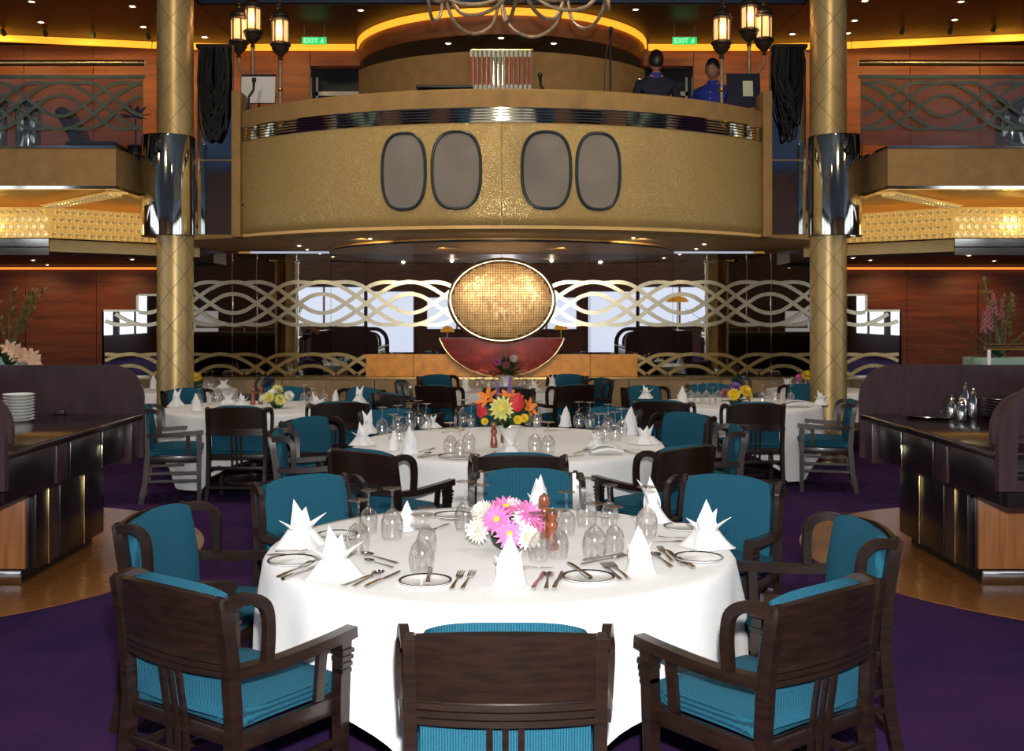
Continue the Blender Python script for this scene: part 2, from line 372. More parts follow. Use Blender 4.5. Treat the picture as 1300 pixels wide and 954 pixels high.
def spline(pts, n=6):
    P = [Vector(p) for p in pts]; out = []
    for i in range(len(P)-1):
        a = P[max(i-1,0)]; b = P[i]; c = P[i+1]; d = P[min(i+2, len(P)-1)]
        for k in range(n):
            t = k/n; out.append(0.5*((2*b)+(c-a)*t+(2*a-5*b+4*c-d)*t*t+(3*b-a-3*c+d)*t**3))
    out.append(P[-1]); return out
def rot_to(d): return Vector((0,0,1)).rotation_difference(Vector(d).normalized()).to_matrix()
ORD = ['', 'first', 'second', 'third', 'fourth', 'fifth', 'sixth', 'seventh', 'eighth', 'ninth', 'tenth', 'eleventh', 'twelfth', 'thirteenth', 'fourteenth', 'fifteenth', 'sixteenth', 'seventeenth', 'eighteenth', 'nineteenth', 'twentieth']
def nth(i):
    if i <= 20: return ORD[i]
    t, u = divmod(i, 10); tens = {2: 'twent', 3: 'thirt', 4: 'fort', 5: 'fift'}[t]
    return tens+'ieth' if u == 0 else tens+'y-'+ORD[u]
# ================================================================== THE SETTING
struct('floor', MB().box2((-14, -12.8, -0.1), (14, 18.6, 0)), 'carpet')
for sd, nm in ((-1, 'floor_walkway_left'), (1, 'floor_walkway_right')):
    pts = [(sd*(4.2-2.06*math.cos(a)), 7.66+2.06*math.sin(a)) for a in [math.radians(-90+180*i/40) for i in range(41)]]
    pts += [(sd*9.5, 9.72), (sd*9.5, 5.60)]
    struct(nm, MB().prism(pts if sd < 0 else pts[::-1], 0.0005, 0.006, 'z'), 'wood_floor')
struct('wall_left', MB().box2((-14.2, -12.8, 0), (-14, 18.6, 6.7)), 'dark_wall')
struct('wall_right', MB().box2((14, -12.8, 0), (14.2, 18.6, 6.7)), 'dark_wall')
struct('ceiling', MB().box2((-14, -12.8, 6.6), (14, 18.6, 6.7)), 'ceiling_blue')
struct('ceiling_left', MB().box2((-14, 10, 5.97), (-4.2, 18.6, 6.58)), 'ceiling_brown')
struct('ceiling_right', MB().box2((4.2, 10, 5.97), (14, 18.6, 6.58)), 'ceiling_brown')
struct('ceiling_centre', MB().box2((-4.19, 15.3, 5.97), (4.19, 18.6, 6.02)), 'ceiling_brown')
struct('trim_1', MB().box2((-4.19, 15.24, 5.985), (4.19, 15.30, 6.6)), 'fascia_blue')
# wall behind the camera with the daylight windows the mirrors show
YR = -12.6
wb = struct('wall_rear', MB().box2((-14, YR-.2, 0), (14, YR, 6.6)), 'dark_wall')
wins = [(-7.3, -4.62, 1.25, 2.55), (-4.5, -2.95, 0.35, 2.4), (-2.5, 2.5, 1.15, 2.2), (2.9, 4.5, 0.35, 2.4), (4.62, 7.3, 1.25, 2.55), (-10.5, -9.5, 0.7, 1.75), (9.5, 10.5, 0.7, 1.75), (-13.6, -11.4, 0.2, 1.3), (11.4, 13.6, 0.2, 1.3)]
for i, (x0, x1, z0, z1) in enumerate(wins):
    x0, x1, z0, z1 = max(-13.9, x0*1.205), min(13.9, x1*1.205), max(.1, H+(z0-H)*1.205), H+(z1-H)*1.205
    if x1-x0 < .3: continue
    w = struct('window_%d' % (i+1), MB().box2((x0, YR+.01, z0), (x1, YR+.03, z1)), 'daylight')
    fr = MB()
    for a, b in (((x0-.06, YR, z0-.06), (x0, YR+.07, z1+.06)), ((x1, YR, z0-.06), (x1+.06, YR+.07, z1+.06)), ((x0, YR, z1), (x1, YR+.07, z1+.06)), ((x0, YR, z0-.06), (x1, YR+.07, z0))): fr.box2(a, b)
    obj('window_frame', fr, 'dark_wall', w)
    n = max(1, round((x1-x0)/1.3))
    for k in range(1, n): obj('mullion', MB().box2((x0+(x1-x0)*k/n-.04, YR+.03, z0), (x0+(x1-x0)*k/n+.04, YR+.08, z1)), 'station_front', w)

# glowing window panes added along both unseen sides to bring in more daylight
for sd, nm in ((-1, 'left'), (1, 'right')):
    for i, (ya, yb, za, zb) in enumerate([(-11.4, -8.4, 0.9, 2.5), (-7.6, -4.6, 0.9, 2.5), (-11.4, -8.4, 3.9, 5.9), (-7.6, -4.6, 3.9, 5.9), (-3.6, -0.6, 0.9, 2.5), (0.2, 3.2, 0.9, 2.5), (4.0, 7.0, 0.9, 2.5), (7.8, 10.8, 0.9, 2.5), (-3.6, -0.6, 3.9, 5.6), (0.2, 3.2, 3.9, 5.6), (4.0, 7.0, 3.9, 5.6)]):
        w = struct('window_%d' % (10+i+(11 if sd > 0 else 0)), MB().box2((sd*13.97, ya, za), (sd*13.99, yb, zb)), 'daylight_side_fill')
        obj('mullion', MB().box2((sd*13.9, (ya+yb)/2-.05, za), (sd*13.969, (ya+yb)/2+.05, zb)), 'dark_wall', w)
# ---- mirror wall under the bandstand (plane y = 16)
YM = 16.0
def mx(px): return (px-CX)*YM/F
def mz(py): return H-(py-CY)*YM/F
_wb = MB().box2((-4.99, 16.06, 0), (4.99, 16.2, 2.56))
for _s in (-1, 1): _wb.box2((_s*4.99, 16.06, 0), (_s*5.27, 16.2, mz(376))).box2((_s*5.27, 16.06, 0), (_s*5.79, 16.2, mz(396)))
wall = struct('wall_back', _wb, 'dark_wall')
ZL, ZB = 0.775, 1.094
segs = [(245, 295, 's', 0), (295, 326, 's', 0), (326, 362, 's', 0), (362, 420, 'c', 0), (420, 465, 'c', 0), (465, 525, 'c', 1), (525, 637, 'c', 1)]
for a, b, t, hi in segs:
    for sd in (-1, 1):
        x0, x1 = sorted((mx(a)*-sd, mx(b)*-sd))
        o = obj('mirror_panel', MB().box2((x0+.003, YM, ZB if hi else ZL), (x1-.003, YM+.05, 2.55)), 'mirror_clear' if t == 'c' else 'mirror_smoked', wall)
        o['label'] = 'clear mirror panel' if t == 'c' else 'smoked mirror panel'
for sd in (-1, 1):
    # panel beside the column, then the stepped end with its brass frame
    X = lambda px: sd*abs(mx(px))
    def bx(n, xa, xb, za, zb, ya, yb, m): return obj(n, MB().box2((min(xa, xb), ya, za), (max(xa, xb), yb, zb)), m, wall)
    bx('mirror_panel', X(200), X(245.4), ZL, 2.55, YM, YM+.05, 'mirror_smoked')
    bx('mirror_panel', X(176), X(200), ZL, mz(376), YM, YM+.05, 'mirror_clear')
    bx('mirror_panel', X(132), X(176), ZL, mz(396), YM, YM+.05, 'mirror_clear')
    bx('mirror_frame', X(132)-.02*sd*-1, X(132)+.02*sd, ZL, mz(395), YM-.02, YM+.05, 'pale_brass')
    bx('mirror_frame', X(132), X(176), mz(396), mz(396)+.03, YM-.02, YM+.05, 'pale_brass')
    bx('mirror_frame', X(176), X(176)+.03*sd, mz(396)+.031, mz(375), YM-.02, YM+.05, 'pale_brass')
    bx('mirror_frame', X(176), X(200), mz(376), mz(376)+.03, YM-.02, YM+.05, 'pale_brass')
    for px in (295, 326, 376):
        bx('glass_edge_strip', X(px)-.008, X(px)+.008, ZL, 2.55, YM-.012, YM, 'chrome')
    bx('burl_panel', X(465), X(525)+.004*sd, ZL, ZB, YM-.02, YM+.05, 'burl')
    bx('burl_panel', X(525)-.004*sd, 0.003*sd, ZL, ZB, YM-.02, YM+.05, 'burl')
# brass ribbons woven in interlacing waves
GARL = [(0, -.44), (.125, -.34), (.2625, 0), (.393, .37), (.5, .70), (.59, .90), (.6875, .985), (.79, .985), (.89, .941)]
def garland(t):
    t = abs(t)
    for i in range(len(GARL)-1):
        (a, p), (b, q) = GARL[i], GARL[i+1]
        if t <= b+1e-9:
            f = (t-a)/(b-a); p0 = GARL[i-1][1] if i else GARL[1][1]; p3 = GARL[i+2][1] if i+2 < len(GARL) else q
            return 0.5*(2*p+(q-p0)*f+(2*p0-5*p+4*q-p3)*f*f+(3*p-p0-3*q+p3)*f**3)
    return None
def wave_band(parent, xa, xb, x0, pitch, zc, amp, y, w, th, mat, zmin=None, clip=None, step=0.04, name='wave_ribbon'):
    """two long waves crossing every cell, and garlands that leave one crest and join the next but one"""
    curves = [(xa, xb, (lambda x, s=s: s*math.cos(PI*(x-x0)/pitch)), 0.0 if s > 0 else 0.002) for s in (1, -1)]
    for k in range(int(math.floor((xa-x0)/pitch))-1, int(math.ceil((xb-x0)/pitch))+2):
        xc = x0+k*pitch
        for s in (1, -1): curves.append((max(xa, xc-.89*pitch), min(xb, xc+.89*pitch), (lambda x, s=s, xc=xc: s*garland(max(-.89, min(.89, (x-xc)/pitch)))), 0.005+0.004*(k % 2)+(0.002 if s < 0 else 0)))
    for a, b, fn, dy in curves:
        if b-a < 3*step: continue
        mb = MB(); run = []; n = max(6, int((b-a)/step))
        for i in range(n+1):
            x = a+(b-a)*i/n; z = zc+amp*fn(x)
            ok = (zmin is None or z > zmin) and (clip is None or clip(x, z))
            if ok: run.append((x, y-dy, z))
            if (not ok or i == n) and run:
                if len(run) > 2: mb.bar(run, (0, 1, 0), th, w)
                run = []
        if mb.v: obj(name, mb, mat, parent)
inside = lambda x, z: (x/0.75)**2+((z-1.87)/0.59)**2 > 1
for sd in (-1, 1):
    xs = sorted((sd*mx(1140), sd*0.3))
    step_ok = lambda x, z: inside(x, z) and (abs(x) < abs(mx(200)) or (abs(x) < abs(mx(176)) and z < mz(378)) or (abs(x) < abs(mx(132)) and z < mz(398)))
    wave_band(wall, xs[0], xs[1], sd*mx(637+228), 1.28, mz(385.5), 0.312, YM-0.012, 0.055, 0.012, 'pale_brass', clip=step_ok, step=0.03)
    xs = sorted((sd*mx(1140), sd*mx(809)))
    wave_band(wall, xs[0], xs[1], sd*mx(637+241), 1.32, mz(476), 0.30, YM-0.012, 0.05, 0.012, 'brass', zmin=ZL+.02, step=0.03)
# low padded parapet under the mirrors
par = struct('wall_parapet', MB().box2((-5.8, 15.84, 0), (5.8, 16.0, 0.72)), 'dark_wall')
px_ed = [132, 200, 245, 362, 478, 560, 637, 714, 796, 912, 1029, 1074, 1142]
for a, b in zip(px_ed[:-1], px_ed[1:]):
    obj('padded_panel', MB().rbox(((mx(a)+mx(b))/2, 15.80, 0.375), (mx(b)-mx(a)-.006, 0.08, 0.74), 0.012), 'parapet_suede', par)
obj('ledge_trim', MB().box2((-5.8, 15.75, 0.745), (5.8, 16.0, 0.772)), 'brass', par)
# lower half of the big framed oval mirror, a red reflection put into its colour, in front of the burl panels
oval = thing('oval_panel', 'brass rimmed oval mirror with painted red reflection below the gold mosaic disc', 'wall panel', (0, 15.93, 1.494))
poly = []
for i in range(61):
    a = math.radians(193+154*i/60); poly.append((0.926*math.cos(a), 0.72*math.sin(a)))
obj('reflection_face', MB().prism(poly, 0.0, 0.045), 'red_reflection', oval)
obj('rim', MB().tube([(x, -0.005, z) for x, z in poly], 0.016, 8), 'pale_brass', oval)

# ---- wood walls under and above the galleries
for sd, nm in ((-1, 'left'), (1, 'right')):
    w = struct('wall_lower_'+nm, MB().box2((sd*3.9, 17.06, 0), (sd*14, 17.2, 3.05)), 'pale_brass')
    for i in range(9):
        x = sd*(5.16+1.095*(i-1)); xb = sd*(5.16+1.095*i)
        if abs(xb) > 13.9: continue
        obj('wood_panel', MB().box2((min(x, xb)+.008, 17.02, 0.0), (max(x, xb)-.008, 17.06, 3.05)), 'wood_panel', w)
    u = struct('wall_upper_'+nm, MB().box2((sd*3.06, 17.66, 2.95), (sd*14, 17.8, 5.97)), 'pale_brass')
    ed = [3.06, 4.3, 5.42, 6.52, 7.63, 8.74, 9.85, 10.96, 12.07, 13.18]
    for a, b in zip(ed[:-1], ed[1:]):
        x, xb = sorted((sd*a, sd*b)); obj('wood_panel', MB().box2((x+.006, 17.6, 2.95), (xb-.006, 17.66, 5.97)), 'wood_panel_warm', u)
    # opening beside the bandstand alcove
    x0, x1 = sorted((sd*2.2, sd*3.05))
    hd = struct('wall_header_'+nm, MB().box2((x0, 17.6, 5.64), (x1, 17.8, 5.97)), 'wood_panel_warm')
    bk = struct('wall_recess_'+nm, MB().box2((x0-.4, 18.5, 2.95), (x1+.4, 18.58, 5.9)), 'black')
    sh = thing('pantry_shelf', 'grey metal shelving in the dark opening at the '+nm+' of the bandstand', 'shelf', ((x0+x1)/2, 18.2, 2.95))
    for k, z in enumerate((1.55, 1.95, 2.3)): obj('shelf_board', MB().box2((-.42, -.15, z), (.42, .15, z+(.07 if k != 1 else .14))), 'grey_metal' if k != 1 else 'white_post', sh)
    for q in (-.40, .40): obj('upright', MB().box2((q-.02, -.15, 0), (q+.02, .15, 2.6)), 'grey_metal', sh)
struct('wall_alcove', MB().box2((-2.2, 18.3, 2.95), (2.2, 18.4, 5.95)), 'wood_panel_warm')
# glowing coves
def cove(name, path, mat, w=0.11, t=0.03):
    return struct(name, MB().bar(path, (0, 0.45, 1), w, t), mat)
for sd, nm in ((-1, 'left'), (1, 'right')):
    pth = [(sd*13.9, 16.3, 5.91), (sd*8, 16.85, 5.91), (sd*5.5, 17.35, 5.91), (sd*4.2, 17.5, 5.91), (sd*2.32, 17.5, 5.91)]
    segn = [(0, 1), (1, 2), (2, 3), (3, 4)]
    for i, (a, b) in enumerate(segn):
        A, B = Vector(pth[a]), Vector(pth[b]); d = (B-A)*0.004
        cove('trim_cove_%s_%d' % (nm, i+1), [A+d, B-d], 'cove_glow')
arcp = [(2.29*math.cos(a), 17.69-2.29*math.sin(a), 5.91) for a in [PI*i/48 for i in range(2, 47)]]
struct('trim_cove_arch', MB().bar(arcp, (0, 0, 1), 0.10, 0.03), 'cove_glow')
def arcwall(R, cy, a0, a1, z0, z1, th, n=48):
    return MB().sheet(lambda u, v: (R*math.sin(a0+(a1-a0)*u), cy-R*math.cos(a0+(a1-a0)*u), z0+(z1-z0)*v), n, 2, th)
struct('wall_arch_fascia', arcwall(2.23, 17.69, -1.5, 1.5, 5.60, 5.87, 0.05), 'wood_panel_warm')
dm = [(2.18*math.sin(a), 17.69-2.18*math.cos(a)) for a in [-1.5+3.0*i/40 for i in range(41)]]+[(2.18, 18.3), (-2.18, 18.3)]
struct('ceiling_alcove', MB().prism(dm, 5.66, 5.72, 'z'), 'dome_olive')
struct('floor_upper_centre', MB().box2((-4.1, 13.62, 2.8), (4.1, 18.5, 2.95)), 'soffit')

# ---- galleries left and right
def gallery(sd, nm):
    g = thing('gallery_balcony', 'suede faced upper gallery with glass railing on the '+nm+' side', 'balcony', (sd*4.2, 12.0, 3.06))
    S = lambda x: sd*x           # local x runs outwards
    def bx(n, xa, xb, ya, yb, za, zb, m, r=None):
        a, b = sorted((S(xa), S(xb)))
        mb = MB().box2((a, ya, za), (b, yb, zb)) if not r else MB().rbox(((a+b)/2, (ya+yb)/2, (za+zb)/2), (b-a, yb-ya, zb-za), r)
        return obj(n, mb, m, g)
    bx('fascia', 0, 9.7, 0, 0.08, 0.02, 0.43, 'suede'); bx('side_fascia', 0, 0.08, 0.081, 3.2, 0.02, 0.43, 'suede')
    bx('floor_slab', 0.1, 9.7, 0.1, 5.5, 0.06, 0.40, 'soffit_gold')
    bx('top_strip', -0.01, 9.7, -0.015, 0.10, 0.432, 0.455, 'chrome'); bx('bottom_strip', -0.01, 9.7, -0.015, 0.10, -0.015, 0.018, 'chrome')
    bx('side_top_strip', -0.012, 0.09, 0.102, 3.2, 0.432, 0.455, 'chrome'); bx('side_bottom_strip', -0.012, 0.09, 0.102, 3.2, -0.015, 0.018, 'brass')
    bx('glass_pane', -0.28, 9.7, 0.06, 0.072, 0.47, 1.2, 'rail_glass')
    a, b = sorted((S(-0.30), S(9.7)))
    obj('handrail', MB().tube([(a, 0.06, 1.37), (b, 0.06, 1.37)], 0.034, 10), 'brass', g)
    obj('mid_rail', MB().bar([(a, 0.06, 1.22), (b, 0.06, 1.22)], (0, 0, 1), 0.04, 0.02), 'dark_brass', g)
    for q in (2.4, 4.8): obj('rail_post', MB().tube([(S(q), 0.06, 0.456), (S(q), 0.06, 1.345)], 0.018, 8), 'dark_brass', g)
    a, b = sorted((S(-0.28), S(3.4)))
    wave_band(g, a, b, S(0.62), 0.96, 0.895, 0.255, 0.035, 0.036, 0.012, 'dark_brass', step=0.03)
    return g
gallery(-1, 'left'); gallery(1, 'right')

# ---- lit crystal coffers hanging below the galleries
DISC = MB()
DISC.lathe([(0.0, -0.004), (0.022, -0.004), (0.028, -0.010), (0.034, -0.024), (0.041, -0.024), (0.044, -0.008), (0.044, 0.0)], 10)
disc_me = DISC.mesh('crystal_disc', 'crystal', 35)
def coffer(sd, nm):
    g = thing('crystal_coffer', 'glowing coffer of round gold crystals under the '+nm+' gallery', 'light fitting', (sd*5.66, 13.8, 2.42))
    S = lambda x: sd*x
    e = Vector((S(-1.48), 1.45, 0)); en = e.normalized()          # chamfered end
    poly = [(S(0), 0), (S(8.2), 0), (S(8.2), 3.1), (S(-1.48), 3.1), (S(-1.48), 1.45)]
    poly = [(x, y) for x, y in poly] if sd > 0 else [(x, y) for x, y in poly][::-1]
    obj('ceiling_box', MB().prism(poly, 0.0, 0.215, 'z'), 'ceiling_brown', g)
    inner = [(x*0.995, y+0.03) for x, y in poly]
    obj('backlight_panel', MB().prism(inner, 0.216, 0.60, 'z'), 'crystal_backlight', g)
    a, b = sorted((S(-0.0), S(8.2)))
    obj('chrome_band', MB().box2((a, -0.02, 0.0), (b, -0.001, 0.09)), 'chrome', g)
    obj('chrome_band', MB().box2((a, -0.03, 0.105), (b, -0.001, 0.20)), 'chrome', g)
    obj('gold_band', MB().bar([Vector((S(0), 0, 0.12)), Vector((S(0), 0, 0.12))+e], (0, 0, 1), 0.15, 0.02), 'brass', g)
    base = Matrix.Rotation(-PI/2, 3, 'X')
    R0 = Matrix.Rotation(PI/2, 3, 'X').to_euler()   # local +z of the disc mesh points into the face
    for r in range(4):
        z = 0.262+0.094*r
        for c in range(11):
            obj('crystal_disc', disc_me, None, g, loc=(S(0.06+0.098*c+(0.049 if r % 2 else 0)), 0.026, z), rot=(-PI/2, 0, 0))
        ang = math.atan2(e.y, e.x)
        for c in range(21):
            p = en*(0.05+0.098*c+(0.049 if r % 2 else 0)); out = Vector((-S(1)*0.7, -0.7, 0))
            q = Matrix.Rotation(ang if sd < 0 else ang+PI, 4, 'Z') @ Matrix.Rotation(-PI/2, 4, 'X')
            obj('crystal_disc', disc_me, None, g, loc=(p.x, p.y+0.02, z), rot=q.to_euler())
    # diagonal crystal rib on the soffit towards the gallery corner
    d = Vector((S(-1.40), -1.55, 0)); dn = d.normalized(); sdn = Vector((-dn.y, dn.x, 0))
    rb = MB().bar([Vector((0, 0, 0.612)), Vector((0, 0, 0.612))+d], sdn, 0.22, 0.015); obj('rib_backing', rb, 'crystal_backlight', g)
    for c in range(20):
        for k in (-1, 1):
            p = dn*(0.06+0.1*c)+sdn*(0.05*k); obj('crystal_disc', disc_me, None, g, loc=(p.x, p.y, 0.604), rot=(0, 0, 0))
    light('POINT', 'coffer_glow', (sd*6.6, 13.3, 2.85), 6, (1, 0.7, 0.3), 0.1)
coffer(-1, 'left'); coffer(1, 'right')
for sd, nm in ((-1, 'left'), (1, 'right')):
    struct('trim_cove_low_'+nm, MB().bar([(sd*5.2, 16.98, 2.38), (sd*13.9, 16.98, 2.38)], (0, 0, 1), 0.035, 0.03), 'cove_glow_low')
    for x in (5.9, 7.2): light('SPOT', 'gallery_downlight_beam', (sd*x, 16.2, 2.38), 30, (1, 0.55, 0.22), 0.05, (sd*x, 17.0, 1.0), math.radians(120))
    for x in (4.9, 6.3, 7.7): light('SPOT', 'upper_wall_beam', (sd*x, 16.5, 5.9), 60, (1, 0.58, 0.22), 0.1, (sd*x, 17.6, 4.4), math.radians(150), 1.0)
    light('SPOT', 'upper_wall_beam', (sd*3.4, 16.6, 5.85), 22, (1, 0.58, 0.22), 0.1, (sd*3.4, 17.6, 4.6), math.radians(140), 1.0)

# ================================================================== COLUMNS
for sd, nm in ((-1, 'left'), (1, 'right')):
    c = thing('column', 'round gold column with lattice seams and chrome sleeve on the '+nm, 'column', (sd*3.76, 12.7, 0))
    obj('shaft', MB().lathe([(0.205, 0.0), (0.205, 6.59)], 48), 'column_gold', c)
    obj('base_ring', MB().lathe([(0.24, 0.0), (0.24, 0.1), (0.21, 0.12)], 40), 'brass', c)
    lt = MB()
    for s2 in (-1, 1):
        for k in range(4):
            lt.tube([(0.2055*math.cos(s2*t*2*PI/1.55+k*PI/2), 0.2055*math.sin(s2*t*2*PI/1.55+k*PI/2), t) for t in [6.55*i/170 for i in range(171)]], 0.0032, 4)
    obj('lattice_seam', lt, 'column_seam', c)
    obj('chrome_sleeve', MB().lathe([(0.295, 2.57), (0.305, 2.58), (0.305, 3.70), (0.295, 3.72)], 48, (sd*0.075, -0.02, 0)), 'chrome', c)

# ================================================================== BANDSTAND
BR, BC = 4.2, 15.8
AE = math.asin(3.03/BR)
bs = thing('bandstand_balcony', 'curved gold damask bandstand balcony with four oval grilles', 'balcony', (0, 0, 0))
prof = [(-0.30, 2.575), (-0.14, 2.580), (-0.06, 2.60), (-0.02, 2.64), (0, 2.72), (0, 2.95), (0, 3.30), (0, 3.70)]
def bsheet(prof, n=72, th=0.03, a0=-AE, a1=AE):
    m = len(prof)-1
    def fn(u, v):
        t = v*m; i = min(int(t), m-1); w = t-i
        r = BR+prof[i][0]*(1-w)+prof[i+1][0]*w; z = prof[i][1]*(1-w)+prof[i+1][1]*w
        a = a0+(a1-a0)*u; return (r*math.sin(a), BC-r*math.cos(a), z)
    return MB().sheet(fn, n, m, th)
obj('damask_wall', bsheet(prof, 36, 0.03, -AE, -0.0008), 'damask', bs); obj('damask_wall', bsheet(prof, 36, 0.03, 0.0008, AE), 'damask', bs)
for k in range(5): obj('chrome_band', bsheet([(0.02, 3.703+0.03*k), (0.028, 3.718+0.03*k), (0.02, 3.731+0.03*k)], 64, 0.02), 'chrome', bs)
obj('parapet_rim', bsheet([(0.0, 3.856), (0.01, 4.03), (-0.01, 4.05), (-0.10, 4.05), (-0.12, 4.03), (-0.12, 3.86)], 64, 0.02), 'suede', bs)
obj('inner_wall', bsheet([(-0.12, 2.96), (-0.12, 3.86)], 48, 0.02), 'suede', bs)
sp = [((BR-.02)*math.sin(a), BC-(BR-.02)*math.cos(a)) for a in [-AE+2*AE*i/48 for i in range(49)]]+[(4.1, 13.66), (4.1, 15.98), (-4.1, 15.98), (-4.1, 13.66)]
obj('soffit', MB().prism(sp, 2.585, 2.72, 'z'), 'soffit', bs)
dp = [(2.45*math.sin(a), 15.99-2.95*math.cos(a)) for a in [-PI/2+PI*i/60 for i in range(61)]]
obj('drop_disc', MB().prism(dp, 2.545, 2.584, 'z'), 'soffit_gold', bs)
obj('drop_edge', MB().tube([(x, y, 2.552) for x, y in dp], 0.012, 6), 'black', bs)
for sd in (-1, 1): obj('pier', MB().rbox((sd*3.09, 13.02, 3.43), (0.11, 0.42, 1.70), 0.012), 'suede', bs)
for px, hw in ((513, .240), (580, .258), (693, .258), (759, .240)):
    a_c = math.asin(((px-CX)*11.72/F)/BR); hh = 0.405; ring = []
    for i in range(64):
        t = 2*PI*i/64; ex = 2/2.7
        sx = math.copysign(abs(math.cos(t))**ex, math.cos(t))*hw; sz = math.copysign(abs(math.sin(t))**ex, math.sin(t))*hh
        ring.append((a_c+sx/BR, 3.20+sz))
    P = lambda q, r: Vector((r*math.sin(q[0]), BC-r*math.cos(q[0]), q[1]))
    mb = MB(); cen = (a_c, 3.20); vs = [P(cen, BR+.022)]; fs = []
    for lev in range(1, 5):
        vs += [P((a_c+(q[0]-a_c)*lev/4, 3.2+(q[1]-3.2)*lev/4), BR+.022) for q in ring]
    vs += [P(q, BR-.01) for q in ring]
    for i in range(64):
        j = (i+1) % 64; fs.append((0, 1+i, 1+j))
        for lev in range(4): fs.append((1+lev*64+i, 1+(lev+1)*64+i, 1+(lev+1)*64+j, 1+lev*64+j))
    g = obj('oval_grille', mb.add(vs, fs), 'grille', bs)
    obj('grille_frame', MB().tube([P(q, BR+.025) for q in ring], 0.017, 8, closed=True), 'grille_frame', g)
# rear shell of the bandstand
sh = thing('band_shell', 'curved beige suede screen wall at the back of the bandstand', 'screen', (0, 0, 2.95))
obj('screen_wall', MB().sheet(lambda u, v: (2.33*math.sin(-1.02+2.04*u), 16.73-2.33*math.cos(-1.02+2.04*u), 2.16*v), 48, 2, 0.06), 'suede', sh)
rk = thing('glass_tube_rack', 'rack of upright red glass tubes with white ends above the bandstand', 'rack', (0, 14.28, 4.55))
for i in range(14):
    x = (597+5.7*i+1-CX)*14.28/F
    t = obj('tube', MB().lathe([(0.014, 0.10), (0.014, 0.46)], 10, (x, 0, 0)), 'tube_red' if i not in (5, 6, 7) else 'chrome', rk)
    obj('end_cap', MB().lathe([(0.018, 0.03), (0.018, 0.10)], 10, (x, 0, 0)), 'paper', t); obj('end_cap', MB().lathe([(0.018, 0.46), (0.018, 0.54)], 10, (x, 0, 0)), 'white_post', t)
    obj('rod', MB().box2((x+.022, -.005, 0.0), (x+.030, .005, 0.54)), 'dark_brass', rk)
obj('rack_rail', MB().box2((-.40, -.02, -0.01), (.40, .02, 0.012)), 'black', rk); obj('rack_rail', MB().box2((-.40, -.02, .545), (.40, .02, .56)), 'brass', rk)
for q in (-.39, .39): obj('rack_leg', MB().box2((q-.012, -.015, -1.6), (q+.012, .015, -.012)), 'black', rk)
pn = thing('keyboard_lid', 'thin black keyboard lid showing above the bandstand rim', 'keyboard', (W(565, 111, 12.9).x, 12.9, 2.95))
obj('lid', MB().rbox((0, 0, 1.37), (0.66, 0.3, 0.035), 0.01), 'black', pn); obj('case', MB().rbox((0, 0.05, 1.22), (0.64, 0.28, 0.2), 0.02), 'black', pn)
for q in (-.28, .28): obj('leg', MB().box2((q-.02, -.02, 0), (q+.02, .06, 1.12)), 'black', pn)

# dark mirror panels with modelled black loops standing in for the chandelier's reflection
for sd, nm in ((-1, 'left'), (1, 'right')):
    xc = sd*3.363
    p = thing('dark_mirror_panel', 'tall dark mirror panel between the '+nm+' column and the bandstand', 'mirror', (xc, 12.95, 2.62))
    obj('mirror_face', MB().box2((-.205, -.02, 0), (.205, 0.0, 2.20)), 'mirror_dark', p); obj('backing', MB().box2((-.208, 0.001, 0), (.208, .05, 2.22)), 'wood_panel_warm', p)
    obj('seam_strip', MB().box2((-.205, -.026, 0.86), (.205, -.0205, 0.875)), 'brass', p)
    c = thing('chandelier_reflection', 'black loops modelled as a chandelier reflection on the '+nm+' dark panel', 'cable', (xc, 12.86, 3.62))
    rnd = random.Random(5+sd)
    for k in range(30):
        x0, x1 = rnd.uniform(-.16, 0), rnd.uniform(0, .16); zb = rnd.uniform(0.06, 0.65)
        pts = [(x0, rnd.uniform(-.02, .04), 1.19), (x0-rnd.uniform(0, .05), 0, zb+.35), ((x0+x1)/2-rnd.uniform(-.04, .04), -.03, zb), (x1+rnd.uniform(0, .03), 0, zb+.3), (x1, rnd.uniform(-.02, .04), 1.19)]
        obj('cable', MB().tube(spline(pts, 7), rnd.uniform(.008, .014), 6), 'reflection_black', c)  # each loop is a piece of the modelled chandelier reflection
    obj('hanger', MB().box2((-.20, -.02, 1.17), (.20, .069, 1.21)), 'reflection_black', c)
# ---- gold mosaic disc
md = thing('mosaic_disc', 'domed oval disc of small gold mosaic tiles with bright rim on the mirror wall', 'wall ornament', (0, 15.90, 1.87))
A, Bz = 0.73, 0.57
def dome(x, z): return -0.16*max(0.0, 1-(x/A)**2-(z/Bz)**2)**0.5
pl = [(A*math.cos(2*PI*i/64), Bz*math.sin(2*PI*i/64)) for i in range(64)]
bk = MB(); vs = [(0, dome(0, 0), 0)]; fs = []
for l in range(1, 9): vs += [(x*l/8, dome(x*l/8, z*l/8), z*l/8) for x, z in pl]
for i in range(64):
    j = (i+1) % 64; fs.append((0, 1+i, 1+j))
    for l in range(7): fs.append((1+l*64+i, 1+(l+1)*64+i, 1+(l+1)*64+j, 1+l*64+j))
o = len(vs); vs += [(x, 0.05, z) for x, z in pl]
for i in range(64): fs.append((1+7*64+i, o+i, o+(i+1) % 64, 1+7*64+(i+1) % 64))
fs.append(tuple(o+i for i in range(64)))
obj('backing', bk.add(vs, fs), 'mosaic_back', md)
tl = MB(); ps = 0.0365; rnd = random.Random(3)
